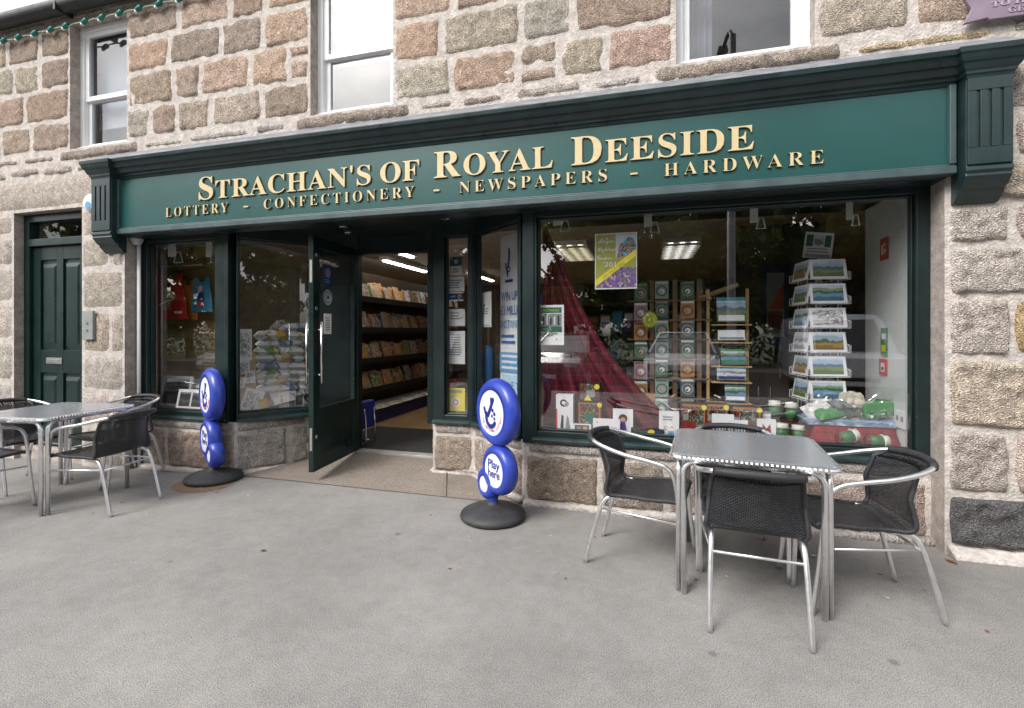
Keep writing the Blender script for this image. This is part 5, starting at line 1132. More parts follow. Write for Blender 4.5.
bk = [(CARDW, TOYP, 'white fronted'), (BLKP, TOYP, 'black'), (flat((.24, .02, .015), 'toy_red'), TOYP, 'dark red'), (flat((.35, .20, .12), 'tan_leaflet'), SKIN, 'tan'), (NAVY, TOYP, 'navy'), (GREYP, CARDW, 'grey'), (DGRN, TOYP, 'dark green')]
px = 600.0; k = 0
while px < 768:
    wd = random.uniform(8, 15); hh = random.uniform(14, 30) if px < 640 or px > 700 else random.uniform(12, 20); a, b_, nm = bk[(k * 3 + k // 3) % 7]
    boxed((px, 428 - hh, px + wd, 428), 4.22 + (k % 3) * .04, random.uniform(.03, .07), '%s small box, %s from the left in the back row along the sill' % (nm, ('first', 'second', 'third', 'fourth', 'fifth', 'sixth', 'seventh', 'eighth', 'ninth', 'tenth', 'eleventh', 'twelfth', 'thirteenth', 'fourteenth', 'fifteenth')[k]), a, lambda p, b_=b_, k=k: p.r(.08, .08, .92, .92 - .3 * (k % 2), b_), 'small box', 'small_box', 'small boxes in the back row along the sill', yaw=random.uniform(-.2, .2))
    px += wd + random.uniform(-1, 3); k += 1
# ---- narrow window panel: notices
for i, (y0, y1, body, fn_, lab) in enumerate((
    (257, 266, NAVY, lambda p: p.disc(.5, .5, .025, SKYB).disc(.5, .5, .012, YEL), 'navy badge sticker at the top of the narrow window'),
    (266, 275, PAPER, lambda p: p.lines(.2, .8, .2, .8, 2, GREYP), 'small white sticker under the navy badge'),
    (276, 292, PAPER, lambda p: p.r(0, 0, 1, .04, REDP).r(0, .96, 1, 1, REDP).r(0, 0, .03, 1, REDP).r(.97, 0, 1, 1, REDP).lines(.15, .85, .2, .8, 4, GREYP), 'red bordered notice in the narrow window'),
    (292, 301, NAVY, lambda p: p.r(0, 0, 1, .16, PAPER).r(0, .84, 1, 1, PAPER).disc(.75, .5, .018, YEL).disc(.75, .5, .012, NAVY).r(.15, .4, .5, .6, SKYB), 'navy and white sticker in the narrow window'),
    (309, 326, PAPER, lambda p: p.lines(.2, .8, .35, .85, 3, GREYP).disc(.15, .5, .008, GREYP).disc(.85, .5, .008, GREYP), 'white card with grey print in the narrow window'),
    (331, 364, PAPER, lambda p: p.lines(.12, .88, .25, .92, 9, GREYP).disc(.12, .94, .01, GREYP), 'tall white printed letter in the narrow window'),
    (388, 411, YEL, lambda p: p.r(.15, .78, .85, .92, OLIVE).disc(.5, .38, .045, PAPER).disc(.5, .38, .03, ORG).disc(.5, .38, .02, PAPER), 'yellow notice with a round logo at the foot of the narrow window'))):
    xo = 450 if i < 2 else 446.5; xe = 462 if i < 2 else 465; 
    if i == 3: xo, xe = 448, 463.5
    p, x, z = sheet((xo, y0, xe, y1), 4.425, .003); p.body(body); fn_(p); p.put('notice', lab, 'notice', x, 4.425, z, 0, 0, 'notices on the entrance glass')
g = MB()
for k in range(14): v = Vector((random.uniform(-.05, .05), random.uniform(-.04, .04), random.uniform(.02, .11))); g.lathe([(0, -.02), (.018, -.008), (.02, .006), (0, .02)], 8, tuple(v))
x, z = at(452, 388, 4.55); o = g.build('red_flowers', REDP, smooth=True); o.location = (x, 4.55, z - .02); 
t = o; tag(o, 'bunch of dull red flowers behind the narrow window', 'flowers')
x2 = x; q = MB().lathe([(0, 0), (.04, 0), (.055, z - .02 - .577)], 16); o = q.build('flower_pot', WOODD); o.location = (x2, 4.55, .577); tag(o, 'brown pot under the dull red flowers', 'pot')
# ---- angled window behind the sign: banner, letter, umbrella
x, y = hit(505.5, *RP, .20); bw_ = .42; zt_, zb2 = zat(236, x, y), .58
p = Sheet(bw_, zt_ - zb2, .004); BH = p.h
p.body(CARDW); c0 = .34
def bl(py): return (zat(py, x, y) - zb2) / BH
for (a, b, c_, d, rr) in ((.30, 272, .36, 252, .016), (.34, 250, .34, 258, .013), (.22, 264, .29, 276, .013)):
    P0, P1 = ((a - .5) * bw_, bl(b) * BH), ((c_ - .5) * bw_, bl(d) * BH); capsule(p.g, P0, P1, rr, p.y(), p.mi(INKB), 1)
p.disc(.33, bl(270), .03, INKB).disc(.34, bl(270), .014, CARDW)
p.r(.2, bl(283), .5, bl(280), INKB)
bt = flat((.02, .16, .42), 'banner_blue')
p.text('WIN UP TO', .04, bl(301), .05, bt, .92, 'l').text('£1 MILLION', .04, bl(315), .05, bt, .92, 'l').text('INSTANTLY', .04, bl(328), .042, flat((.12, .35, .6), 'banner_light_blue'), .92, 'l')
p.lines(.06, .7, bl(345), bl(333), 2, bt).r(.0, bl(372), 1, bl(352), MATS['banner_light_blue']).lines(.08, .9, bl(370), bl(353), 3, CARDW).r(.1, bl(392), .95, bl(374), flat((.45, .62, .75), 'banner_pale')).text('ONE T', .15, bl(388), .04, bt, .6, 'l').r(0, 0, 1, bl(393), bt)
p.put('roll_up_banner', 'white and blue lottery banner standing in the angled window', 'banner', x + .10, y - .08, zb2, RPY)
x, y = hit(486.5, *RP, .03); zt_, zb2 = zat(292, x, y), zat(327, x, y); p = Sheet(.17, zt_ - zb2, .003); p.body(PAPER).disc(.3, .62, .014, BLKP).lines(.15, .85, .35, .55, 3, GREYP).r(.12, .04, .88, .06, GREYP).put('notice', 'white letter taped inside the angled window by the sign', 'notice', x, y, zb2, RPY, 0, 'notices on the entrance glass')
x, y = hit(488, *RP, .10); zt_ = zat(345, x, y)
t = thing('umbrella', 'rolled blue umbrella with a wooden handle in the angled window', 'umbrella', (x, y, .577))
hh = zt_ - .577; g = MB(); g.lathe([(0, 0), (.012, .0), (.03, .12), (.052, hh * .8), (.045, hh * .95), (.014, hh)], 16); g.build('canopy', flat((.02, .10, .24), 'umbrella_blue'), t, local=True, smooth=True)
g = MB(); g.tube([(0, 0, hh - .01), (0, 0, hh + .17)], .012, 8); g.build('handle', WOODM, t, local=True, smooth=True)
# ---- stickers on the open door's glass
def on_door(sv, z0, z1, wd, draw, lab, nm='sticker', cat='sticker'):
    M = B.matrix_basis @ DP.matrix_basis; c_ = M @ Vector((sv, th / 2 - .0, 0)); p = Sheet(wd, z1 - z0, .002); draw(p); n_ = (M.to_3x3() @ Vector((0, 1, 0))); c_ = M @ Vector((sv, .0055, 0))
    p.put(nm, lab, cat, c_.x, c_.y, z0, DP.rotation_euler.z + math.pi, 0, 'stickers on the open door')
th = .05
on_door(.60, 1.86, 2.06, .16, lambda p: p.body(NAVY).disc(.5, .6, .05, flat((.2, .2, .3), 'dusky')).lines(.15, .85, .1, .3, 2, SKYB), 'dark blue sticker high on the open door')
on_door(.60, 1.66, 1.82, .15, lambda p: (p.disc(.5, .5, .075, flat((.35, .45, .42), 'pale_green_grey')), p.disc(.5, .5, .06, NAVY), p.disc(.5, .5, .05, flat((.35, .45, .42), 'pale_green_grey')), p.disc(.5, .5, .02, NAVY)), 'round pale sticker in the middle of the open door')
on_door(.60, 1.38, 1.58, .13, lambda p: p.body(PAPER).lines(.15, .85, .15, .85, 6, GREYP), 'white paper slip below the round sticker on the door')
# ---- doorway: magazine wall, newspapers, basket stand
xm = -3.76; zl = [.55, .98, 1.42, 1.86]
t = thing('magazine_rack', 'long dark magazine rack along the wall inside the doorway', 'rack', (xm - .25, 7.4, .085))
MB().box(-.05, .0, -2.3, 2.6, 0, 2.2).build('back_panel', WOODD, t, local=True); MB().box(0.001, .27, -2.3, 2.6, 0, .16).build('plinth', NAVY, t, local=True)
MB().box(0.001, .30, -2.3, 2.6, .17, .20).build('shelf', WOODD, t, local=True)
for z in zl: MB().box(0.001, .20, -2.3, 2.6, z - .085 - .03, z - .085 - .005).build('shelf', WOODD, t, local=True); MB().box(.2005, .215, -2.3, 2.6, z - .085 - .03, z - .085 + .05).build('shelf_lip', BLKP, t, local=True)
protos = []
def mag_mesh(m):
    g = MB(); g.box(-.105, .105, -.004, .004, 0, .285); return g
first = {}
for ti, z in enumerate(zl):
    y = 5.55; j = 0
    while y < 9.6:
        c = random.choice([1, 1, 0, 3, 4, 4, 6, 2, 5]); nm = MAGN[c]
        if c not in first: o = mag_mesh(0).build('magazine', MAGS[c]); first[c] = o
        else: o = first[c].copy(); COL.objects.link(o)
        o.location = (xm - .155 + .035 * (j % 3) , y, z - .003); o.rotation_euler = (R(-14), 0, R(90) + random.uniform(-.06, .06))
        o.rotation_euler = (R(-15) + random.uniform(-.12, .06), random.uniform(-.13, .13), R(90) + random.uniform(-.12, .12)); q_ = random.uniform(.84, 1.08); o.scale = (q_ * random.uniform(.92, 1.05), 1, q_)
        tag(o, '%s covered magazine on the %s shelf inside the doorway' % (nm, ('lowest', 'second lowest', 'second highest', 'highest')[ti]), 'magazine', '%s magazines on the %s shelf' % (nm, ('lowest', 'second lowest', 'second highest', 'highest')[ti]))
        y += random.uniform(.085, .13); j += 1
nf = None
for k in range(11):
    y = 5.5 + k * .40
    g = pillow(.30, .36, .05, T=None, crumple=.3) if nf is None else None
    if nf is None: nf = g.build('newspaper', pic('newsprint', [(0, (.5, .48, .44)), (.4, (.2, .2, .2)), (.5, (.55, .53, .5)), (.7, (.4, .12, .08)), (.8, (.5, .5, .48))], scale=7, warp=.6, axis=None), smooth=True); o = nf
    else: o = nf.copy(); COL.objects.link(o)
    o.location = (xm - .08, y, .31); o.rotation_euler = (0, R(8), random.uniform(-.1, .1)); tag(o, 'folded newspaper lying on the bottom shelf of the magazine rack', 'newspaper', 'newspapers on the bottom shelf')
t = thing('basket_stand', 'blue basket on a chrome stand just inside the doorway', 'basket stand', (-3.17, 4.98, .09))
MB().box(-.05, .05, -.16, .16, .18, .50).build('basket', flat((.015, .03, .22), 'basket_blue', .4), t, local=True, bevel=.02)
g = MB(); g.tube(smoothpath([(.06, -.1, .42), (.08, -.1, .30), (.085, -.1, .1), (.08, -.1, .02), (.04, -.1, .012), (-.1, -.1, .012)], 5), .01, 8); g.tube([(.06, .1, .42), (.082, .1, .2), (.08, .1, .02), (-.1, .1, .012)], .01, 8); g.tube([(.082, -.1, .06), (.082, .1, .06)], .008, 8); g.build('stand', STEEL, t, local=True, smooth=True)
# ---- left display window
g = MB(); n = 15
for k in range(n): z = .60 + k * .118; g.box(-5.61, -4.70, 4.43, 4.445, z, z + .112)
g.box(-5.61, -4.70, 4.446, 4.46, .58, 2.4); o = g.build('slat_wall', mat('slat_board', (.34, .22, .11), .5, var=.25, vscale=5), bevel=.003); tag(o, 'brown slatted display wall behind the aprons', 'display wall')
g = MB(); x0, z = at(147, 267, 4.32); x1, _z = at(176, 267, 4.32); g.tube([(x0 - .1, 4.32, z), (x1 + .38, 4.32, z)], .012, 8); g.tube([(x0 - .05, 4.32, z), (x0 - .05, 4.43, z)], .008, 6); g.tube([(x1 + .33, 4.32, z), (x1 + .33, 4.43, z)], .008, 6); tag(g.build('hanging_rail', WOODL, smooth=True), 'pale hanging rail carrying the aprons in the left window', 'rail')
def apron(px, Y, m, label, extra, yaw=0):
    x, z, w_, h_ = rect(*px, Y); g = MB(); pr = [(-.5, 0), (.5, 0), (.40, .5), (.30, .78), (.34, .98), (.20, 1.0), (.10, .86), (-.10, .86), (-.20, 1.0), (-.34, .98), (-.30, .78), (-.42, .5)]
    g.prism([(a * w_, b * h_) for a, b in pr], lambda a, b, d: (a, d + .02 * math.sin(a / w_ * 9) * (1 - b / h_), b), -.004, .004); s_ = Sheet(w_, h_, .04); s_.g = g; s_.mats = [m]; extra(s_)
    return s_.put('apron', label, 'apron', x, Y, z, yaw, 0, 'childrens aprons hanging in the left window')
apron((150, 274, 189, 319), 4.24, REDP, 'red childs apron printed with a little figure in stripes', lambda p: (p.disc(.5, .64, .055, SKIN), p.poly([(.36, .68), (.64, .68), (.5, .80)], BLKP), p.r(.38, .40, .62, .54, CARDW), p.r(.38, .49, .62, .52, NAVY), p.r(.38, .43, .62, .46, NAVY), p.r(.42, .2, .48, .40, flat((.4, .3, .2), 'khaki_print')), p.r(.52, .2, .58, .40, MATS['khaki_print']), p.poly([(.3, .3), (.7, .44), (.7, .47), (.3, .33)], CARDW), p.r(.68, .12, .88, .17, CARDW), p.poly([(0.02, 0.02), (.10, .02), (.16, .5), (.10, .5)], CARDW)))
apron((178, 280, 199, 320), 4.31, ORG, 'orange childs apron half hidden between the red and blue ones', lambda p: (p.disc(.25, .6, .03, CARDW), p.r(.2, .3, .5, .5, CARDW)))
apron((190, 277, 214, 312), 4.27, flat((.04, .22, .36), 'apron_blue'), 'blue childs apron with a small figure at the right', lambda p: (p.disc(.5, .66, .035, SKIN), p.r(.36, .30, .64, .56, NAVY), p.r(.40, .14, .60, .30, REDP), p.disc(.3, .45, .03, CARDW)))
WF = mat('white_picture_frame', (.70, .70, .69), .4)
def framed(px, Y, label, m, yaw=0, fr=.12, lean=-12, dbl=False, zb=None, roll=0):
    x, z, w_, h_ = rect(*px, Y); z = z if zb is None else zb; p = Sheet(w_, h_, .015); p.body(WF)
    if dbl: p.r(fr, .15, .47, .85, m).r(.53, .15, 1 - fr, .85, m)
    else: p.r(fr, fr, 1 - fr, 1 - fr, m)
    return p.put('framed_picture', label, 'picture', x, Y, z, yaw, R(lean), 'framed pictures in the left windows', roll)
framed((159, 380, 188, 410), 4.12, 'large white framed dark photograph in the left window', PHOTOK, fr=.08, zb=.582)
framed((185, 379, 199, 400), 4.18, 'small white framed photograph behind the double frame', PHOTOK, fr=.12, zb=.582); framed((200, 379, 214, 400), 4.16, 'small white framed photograph beside the corner post', LAND[2], fr=.12, zb=.582)
framed((176, 391, 204, 411), 3.98, 'white double frame with two dark photographs', PHOTOK, dbl=True, fr=.08, zb=.582)
def cpic(px0, px1, y0, y1, off, label, m, lean=-10, roll=0, fr=.13, zb=None):
    x, y = hit((px0 + px1) / 2, *LPn, off); xa, ya = hit(px0, *LPn, off); xb, yb = hit(px1, *LPn, off); w_ = math.hypot(xb - xa, yb - ya); za, zb2 = zat(y0, x, y), zat(y1, x, y)
    if zb is not None: zb2 = zb
    p = Sheet(w_, za - zb2, .014); p.body(WF).r(fr, fr, 1 - fr, 1 - fr, m); return p.put('framed_picture', label, 'picture', x, y, zb2, LPY, R(lean), 'framed pictures in the left windows', roll)
cpic(235, 252, 329, 361, .16, 'large white framed pencil sketch at the corner post', SKETCH, -4)
cpic(236, 250, 361, 374, .12, 'small sketch card under the large pencil sketch', SKETCH, -4); cpic(245, 255, 371, 383, .10, 'tiny sketch card, rightmost below the large pencil sketch', SKETCH, -4); cpic(235, 245, 377, 388, .09, 'tiny sketch card, leftmost below the large pencil sketch', SKETCH, -4)
cpic(238, 258, 389, 411, .07, 'white framed sketch tipped sideways at the foot of the angled window', SKETCH, -12, .35, zb=.59); cpic(279, 289, 393, 409, .06, 'left of three small white framed portraits in the angled window', SKETCH, -10, zb=.582); cpic(286, 296, 391, 408, .09, 'middle of three small white framed portraits in the angled window', SKETCH, -10, zb=.582); cpic(294, 304, 389, 407, .11, 'right of three small white framed portraits in the angled window', PHOTOK, -10, zb=.582)
g = MB(); x, z = at(254, 344, 4.35)
for i, (a, b) in enumerate(((236, 255),)):
    xa, ya = hit(245, *LPn, .19); o = MB().box(-.10, .10, -.02, .02, 0, zat(388, xa, ya) - .577 + .38).build('picture_easel', WOODL); o.location = (xa, ya, .577); o.rotation_euler = (0, 0, LPY); tag(o, 'slim easel board carrying the sketch cards at the corner post', 'easel')
# stacked sacks
SK = [printed('sack_print_%s' % n, [(0, (.50, .52, .54)), (.22, d), (.27, (.5, .52, .54)), (.40, c), (.56, d), (.62, (.10, .12, .12)), (.68, (.52, .54, .56)), (.86, c), (.90, (.5, .5, .5))], scale=3.5, warp=.16, axis=0, rough=.3, rnd=.55) for n, c, d in (('gold', (.45, .28, .05), (.30, .12, .03)), ('green', (.10, .22, .06), (.45, .40, .1)), ('grey', (.12, .18, .25), (.3, .32, .34)))]
sk0 = {}
for si, (px, off, cnt, lab) in enumerate(((281, .30, 10, 'left'), (303, .42, 11, 'right'))):
    x, y = hit(px, *LPn, off)
    for k in range(cnt):
        c = (k + si) % 3; nm = ('gold', 'green', 'grey')[c]
        if c not in sk0: o = pillow(.50, .34, .115, 16, 10, crumple=.25).build('seed_sack', SK[c], smooth=True); sk0[c] = o
        else: o = sk0[c].copy(); COL.objects.link(o)
        o.location = (x + random.uniform(-.02, .02), y + random.uniform(-.02, .02), .577 + .05 + k * .081); o.rotation_euler = (random.uniform(-.05, .05), random.uniform(-.05, .05), LPY + random.uniform(-.1, .1) + (0 if si == 0 else .15))
        tag(o, 'white and %s printed sack, %s from the bottom of the %s hand stack' % (nm, ('first', 'second', 'third', 'fourth', 'fifth', 'sixth', 'seventh', 'eighth', 'ninth', 'tenth', 'eleventh')[k], lab), 'sack', 'sacks stacked in the angled left window')
x, y = hit(272, *LPn, .16); o = pillow(.42, .3, .10, 16, 10, TR_(0, 0, .10, R(25), R(-12), 0), .3).build('seed_sack', SK[0], smooth=True); o.location = (x, y, .60); o.rotation_euler = (0, 0, LPY); tag(o, 'gold printed sack slumped in front of the stacks', 'sack', 'sacks stacked in the angled left window')
g = MB()
for k in range(60):
    a = random.uniform(0, 6.28); l = random.uniform(.15, .32); b = random.uniform(.25, 1.0); q = [Vector((math.cos(a) * l * b * t_, math.sin(a) * l * b * t_, l * (t_ - .35 * t_ * t_ * b))) for t_ in (0, .33, .66, 1)]
    sdv = Vector((-math.sin(a), math.cos(a), 0)) * .006; n0 = []
    for i, p_ in enumerate(q): wv = sdv * (1 - i / 3.2); n0 += [p_ - wv, p_ + wv]
    g.add(n0, [(0, 1, 3, 2), (2, 3, 5, 4), (4, 5, 7, 6)])
t = thing('spiky_plant', 'spiky yellow green plant in a pot in the left window', 'plant', (at(172, 378, 4.27)[0], 4.27, .577)); o = g.build('leaves', mat('yellow_green_leaf', (.26, .24, .04), .5), t, local=True); o.location = (0, 0, .12)
g = MB(); g.lathe([(0, 0), (.06, 0), (.08, .13), (.07, .13), (.065, .11), (0, .11)], 20); g.build('pot', BRN, t, local=True, smooth=True)

# ================================================================== ACROSS THE ROAD (seen in the glass)
LEAFM = []
def leaf_mat(name, c):
    m = mat(name, c, .55, var=.3, vscale=2); n = m.node_tree; b = n.nodes['Principled BSDF']; out = n.nodes['Material Output']
    tl = n.nodes.new('ShaderNodeBsdfTranslucent'); tl.inputs[0].default_value = (c[0] * 1.5, c[1] * 1.7, c[2] * .9, 1); mi = n.nodes.new('ShaderNodeMixShader'); mi.inputs[0].default_value = .5
    n.links.new(b.outputs[0], mi.inputs[1]); n.links.new(tl.outputs[0], mi.inputs[2]); n.links.new(mi.outputs[0], out.inputs[0]); return m
for i, c in enumerate(((.115, .135, .040), (.16, .175, .055), (.075, .100, .034))): LEAFM.append(leaf_mat('leaf_green_%s' % ('mid', 'light', 'dark')[i], c))
BARK = mat('tree_bark', (.07, .055, .04), .9, var=.3, bump=.6, bscale=12)
def crown_mesh(rad, hgt, z0, nl, seed):
    rng = random.Random(seed); g = MB(); cl = []
    for k in range(64):
        a = rng.uniform(0, 6.283); r_ = rad * rng.random() ** .5; z = z0 + hgt * rng.random(); f_ = math.sin(math.pi * min(1, max(.08, (z - z0) / hgt * .85 + .12))) ** .6; cl.append((Vector((r_ * f_ * math.cos(a), r_ * f_ * math.sin(a), z)), rng.uniform(.5, 1.15), rng.choice((0, 0, 1, 2, 2))))
    for k in range(nl):
        c, rr, m = rng.choice(cl); d = Vector((rng.gauss(0, 1), rng.gauss(0, 1), rng.gauss(0, .7))).normalized() * rr * rng.random() ** .4; p_ = c + d
        u = Vector((rng.gauss(0, 1), rng.gauss(0, 1), rng.gauss(0, 1))).normalized(); v = u.cross(Vector((rng.gauss(0, 1), rng.gauss(0, 1), rng.gauss(0, 1)))).normalized(); s_ = rng.uniform(.11, .24)
        g.add([p_ - u * s_, p_ + v * s_ * .6, p_ + u * s_, p_ - v * s_ * .6], [(0, 1, 2, 3)], m)
    return g
def tree(label, x, y, rad, hgt, z0, seed, nl=15000):
    t = thing('broadleaf_tree', label, 'tree', (x, y, -.13), 0, 'trees across the road')
    crown_mesh(rad, hgt, z0, nl, seed).build('crown', LEAFM, t, local=True)
    g = MB(); g.tube([(0, 0, 0), (.03, .02, z0 * .6), (.05, 0, z0 + hgt * .4), (.0, .1, z0 + hgt * .8)], [.24, .18, .12, .03], 10)
    for k in range(7): a = k * 2.4; b = z0 + hgt * (.05 + .08 * k); g.tube([(0, 0, b), (math.cos(a) * rad * .4, math.sin(a) * rad * .4, b + hgt * .12), (math.cos(a) * rad * .75, math.sin(a) * rad * .75, b + hgt * .22)], [.08, .05, .015], 6)
    g.build('trunk', BARK, t, local=True, smooth=True); return t
tA = tree('broad leafy tree opposite the big window', 3.5, -14.5, 3.6, 8.0, 1.6, 1); tB = tree('tall leafy tree opposite the shop door', -3.5, -15.5, 3.3, 9.5, 1.9, 2); tC = tree('dense low tree opposite the right end of the shop', 9.0, -15.0, 3.8, 7.0, 1.2, 3)
for i, (s_, x, y, sc_, lab) in enumerate(((tB, 6.4, -18.5, 1.1, 'tall tree set back between two nearer trees'), (tC, -.3, -19, 1.1, 'dense tree set back behind the lamp post'), (tA, -9.5, -15, 1.0, 'leafy tree opposite the left sign stand'), (tC, -15, -15.5, 1.1, 'dense tree opposite the side door'), (tB, -20.5, -15, 1, 'tall tree far up the street'), (tA, -27, -15.5, 1.1, 'leafy tree farther up the street'), (tC, -34, -16, 1.2, 'last dense tree up the street'), (tA, 14.5, -15.5, 1.0, 'leafy tree down the street'), (tB, 20, -16, 1.0, 'tall tree farther down the street'), (tC, 12, -20, 1.2, 'dense tree set back down the street'), (tA, -12.5, -20, 1.2, 'leafy tree set back up the street'))):
    dup(s_, (x, y, -.13), random.uniform(0, 6), lab, scale=sc_)
g = MB(); rng = random.Random(9)
for k in range(16000):
    x = rng.uniform(-40, 26); p_ = Vector((x, -13.6 + rng.gauss(0, .35), rng.random() ** .8 * (1.5 + .3 * math.sin(x)))); u = Vector((rng.gauss(0, 1), rng.gauss(0, 1), rng.gauss(0, 1))).normalized(); v = u.orthogonal().normalized(); s_ = rng.uniform(.05, .12); g.add([p_ - u * s_, p_ + v * s_ * .6, p_ + u * s_, p_ - v * s_ * .6], [(0, 1, 2, 3)], rng.choice((0, 0, 1, 2)))
tag(g.build('hedge', LEAFM), 'long clipped hedge along the far side of the road', 'hedge')
# lamp post
t = thing('lamp_post', 'grey lamp post on the kerb opposite the big window', 'lamp post', (1.75, -3.1, 0))
g = MB(); g.tube([(0, 0, 0), (0, 0, 1.2), (0, 0, 1.25), (0, 0, 7.5)], [.12, .12, .09, .065], 16); g.build('column', mat('grey_steel_column', (.20, .21, .23), .5, .2), t, local=True, smooth=True)
g = MB(); g.tube(smoothpath([(0, 0, 7.4), (0, -.4, 7.8), (0, -1.3, 7.95)], 6), .04, 10); g.build('bracket', MATS['grey_steel_column'], t, local=True, smooth=True)
g = MB(); g.prism([(-.12, 0), (.12, 0), (.09, .14), (-.09, .14)], lambda a, b, d: (a, d, 7.88 + b), -1.9, -1.25); g.build('lantern', MATS['grey_steel_column'], t, local=True, bevel=.02)
# parked cars, noses to the shop
TYRE = mat('tyre_rubber', (.02, .02, .02), .8); CARG = mat('car_window', (.02, .025, .03), .05, coat=1); LAMP = mat('headlamp_glass', (.6, .62, .65), .1)
def car(label, name, cat, x, y, colour, cn, L_=4.2, W_=1.76, Hh=1.46, van=False, rz=0):
    t = thing(name, label, cat, (x, y, -.12), rz, 'vehicles parked across from the shop'); P_ = mat('car_paint_' + cn, colour, .25, var=.03, coat=1)
    f = L_ / 2                                                    # nose towards +y
    if van: side_ = [(-f, .35), (f - .1, .30), (f, .55), (f - .05, .95), (f - .45, 1.08), (f - 1.15, Hh - .12), (f - 1.5, Hh), (-f + .1, Hh), (-f, Hh - .15)]
    else: side_ = [(-f, .38), (f - .12, .28), (f, .48), (f - .06, .72), (f - .35, .86), (f - 1.15, .96), (-f + .45, 1.0), (-f + .05, .92), (-f - .02, .6)]
    n = len(side_); sec = [(-.5, .93, .03), (-.46, .985, .0), (-.2, 1, 0), (.2, 1, 0), (.46, .985, 0), (.5, .93, .03)]; g = MB(); vs = []
    zc_ = .65
    for u, k, e in sec:
        for a, b in side_: top = max(0, (b - .9) / (Hh - .8)) if van else 0; vs.append((u * W_ * (1 - .16 * top), a * k, zc_ + (b - zc_) * k))
    fs = [(i * n + j, i * n + (j + 1) % n, (i + 1) * n + (j + 1) % n, (i + 1) * n + j) for i in range(5) for j in range(n)] + [tuple(range(n)), tuple(reversed(range(5 * n, 6 * n)))]
    g.add(vs, fs); g.build('body', P_, t, local=True, bevel=.03, seg=2)
    if not van:
        gp = [(f - 1.10, .95), (f - 1.85, Hh - .04), (f - 2.2, Hh), (-f + .9, Hh - .02), (-f + .28, .98)]; g = MB(); vs = []
        for u in (-.5, .5):
            for a, b in gp: vs.append((u * (W_ - .12) * (1 - .28 * (b - .95) / (Hh - .95)), a, b))
        m_ = len(gp); g.add(vs, [tuple(range(m_)), tuple(reversed(range(m_, 2 * m_)))] + [(j, m_ + j, m_ + (j + 1) % m_, (j + 1) % m_) for j in range(m_)]); g.build('greenhouse', CARG, t, local=True, bevel=.03)
        g = MB(); hw2 = (W_ - .12) / 2 * .74; g.add([(-hw2, f - 1.9, Hh - .005), (hw2, f - 1.9, Hh - .005), (hw2, -f + .9, Hh), (-hw2, -f + .9, Hh), (-hw2 * .94, f - 2.0, Hh + .03), (hw2 * .94, f - 2.0, Hh + .03), (hw2 * .94, -f + 1.0, Hh + .03), (-hw2 * .94, -f + 1.0, Hh + .03)], [(4, 5, 6, 7), (0, 1, 5, 4), (1, 2, 6, 5), (2, 3, 7, 6), (3, 0, 4, 7)]); g.build('roof', P_, t, local=True, bevel=.01)
        for s_ in (-1, 1): g = MB(); wd = (W_ - .12) / 2; g.tube([(s_ * wd * 1.0, f - 1.08, .97), (s_ * wd * .73, f - 1.86, Hh)], .035, 6); g.build('pillar', P_, t, local=True)
    else:
        g = MB(); g.add([(-.68, f - .46, 1.10), (.68, f - .46, 1.10), (.60, f - 1.1, Hh - .16), (-.60, f - 1.1, Hh - .16), (-.68, f - .5, 1.10), (.68, f - .5, 1.10), (.60, f - 1.14, Hh - .16), (-.60, f - 1.14, Hh - .16)], [(0, 1, 2, 3), (7, 6, 5, 4), (0, 4, 5, 1), (1, 5, 6, 2), (2, 6, 7, 3), (3, 7, 4, 0)]); g.v = [(p[0], p[1] + .035, p[2] + .02) for p in g.v]; g.build('windscreen', CARG, t, local=True)
    for sx in (-1, 1):
        for sy in (f - .85, -f + .8):
            T = TR_(sx * (W_ / 2 - .10), sy, .31, 0, R(90), 0); g = MB(); g.lathe([(0, -.1), (.30, -.1), (.315, -.06), (.315, .06), (.30, .1), (0, .1)], 24, T=T); wv = g.build('wheel', TYRE, t, local=True)
            g = MB(); g.lathe([(0, .105), (.19, .104), (.2, .09)], 18, T=T if sx > 0 else T @ Matrix.Rotation(R(180), 4, 'X')); g.build('rim', ALU, wv, local=True)
        g = MB(); g.box(sx * .62 - .17, sx * .62 + .17, f - .16, f - .045, .62, .76); g.build('headlight', LAMP, t, local=True, bevel=.03)
        g = MB(); g.box(sx * (W_ / 2 + .08) - .1, sx * (W_ / 2 + .08) + .1, f - 1.35, f - 1.22, .98, 1.10); g.build('wing_mirror', P_, t, local=True, bevel=.03)
    g = MB(); g.box(-.42, .42, f - .04, f - .012, .42, .58); g.build('grille', BLACK, t, local=True); g = MB(); g.box(-.26, .26, f - .0, f + .012, .34, .44); g.build('number_plate', CARDW, t, local=True)
    return t
car('dark grey car parked opposite the left end of the big window', 'parked_car', 'car', -2.1, -6.4, (.10, .105, .12), 'silver', rz=.15)
car('white hatchback parked opposite the middle of the big window', 'parked_car', 'car', 1.05, -6.6, (.62, .64, .68), 'white', rz=.1, Hh=1.5)
car('white van parked opposite the right end of the big window', 'parked_van', 'van', 4.7, -6.6, (.66, .67, .7), 'white', 4.6, 1.9, 1.95, True, rz=.1)
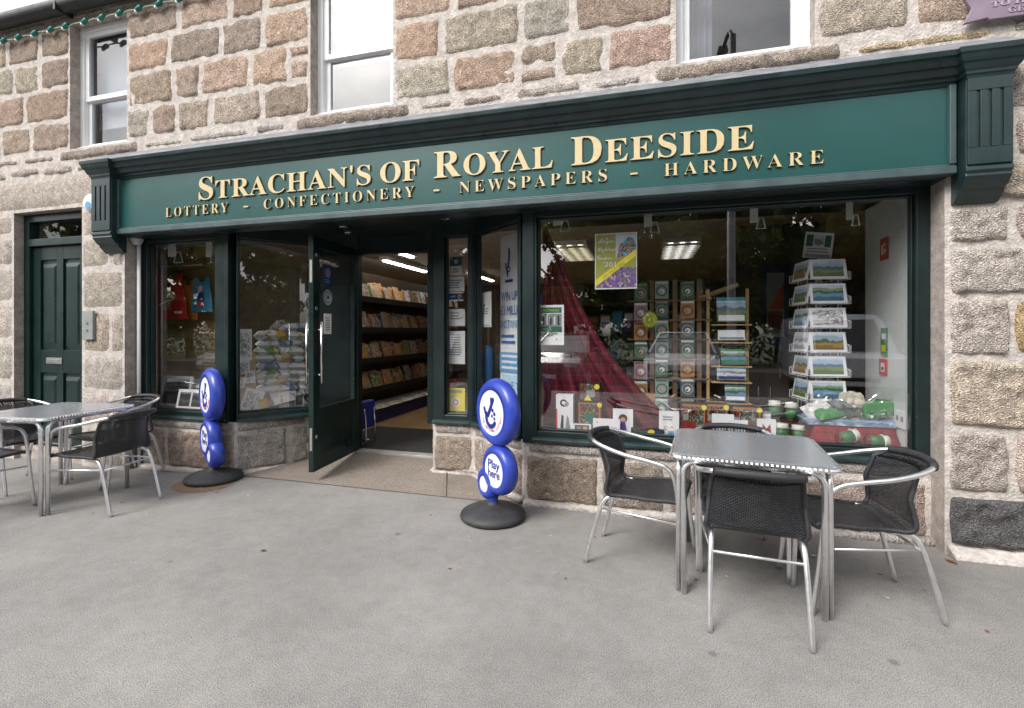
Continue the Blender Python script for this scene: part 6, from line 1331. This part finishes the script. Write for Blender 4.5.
car('pale grey car parked opposite the side door', 'parked_car', 'car', -12.6, -6.2, (.42, .43, .45), 'pale_grey', rz=.2); car('dark blue car parked opposite the shop door', 'parked_car', 'car', -6.6, -6.5, (.03, .05, .10), 'dark_blue', rz=.1)
# leaves and litter on the pavement
LB = mat('dead_leaf', (.22, .09, .04), .8, var=.3, vscale=40); LY = mat('pale_litter', (.55, .52, .44), .8)
def leaf(x, y, s, lab, m, nm='fallen_leaf', cat='leaf', rz=0):
    g = MB(); pr = [(0, -1), (.35, -.5), (.5, 0), (.38, .45), (.1, .85), (0, 1.2), (-.12, .8), (-.4, .4), (-.48, -.05), (-.3, -.55)]
    g.add([(a * s, b * s, .006 + .006 * abs(a) * s / .03 + random.uniform(0, .003)) for a, b in pr], [tuple(range(10))])
    o = g.build(nm, m); o.location = (x, y, 0); o.rotation_euler = (0, 0, rz); sm = o.modifiers.new('thick', 'SOLIDIFY'); sm.thickness = .0015
    return tag(o, lab, cat, 'bits of litter on the pavement')
leaf(1.80, 3.52, .035, 'curled rust brown leaf at the foot of the right pier', LB, rz=.5)
leaf(-.62, 3.66, .02, 'small yellow leaf on the pavement right of the round sign base', mat('yellow_leaf', (.5, .36, .1), .8), rz=1)
leaf(-2.34, 2.53, .018, 'dark brown crumb of leaf alone on the open pavement', mat('dark_leaf', (.03, .02, .015), .8), rz=2)
leaf(1.02, 3.38, .022, 'pale scrap of paper on the tarmac behind the right hand table', LY, 'paper_scrap', 'litter', 2.2)
leaf(.28, 2.88, .016, 'brown leaf beneath the right hand table', LB, rz=2.7)
leaf(1.23, 2.95, .012, 'tiny white scrap under the chair at the right of the table', LY, 'paper_scrap', 'litter', .7)

for k in range(22):
    x = random.uniform(-4.6, 1.9); y = random.choice([random.uniform(3.2, 3.6), random.uniform(2.0, 3.3)])
    if k % 2: leaf(x, y, random.uniform(.007, .012), 'tiny pale fleck of litter on the pavement', LY, 'paper_scrap', 'litter', random.uniform(0, 6))
    else: leaf(x, y, random.uniform(.008, .014), 'tiny brown leaf crumb on the pavement', LB, rz=random.uniform(0, 6))
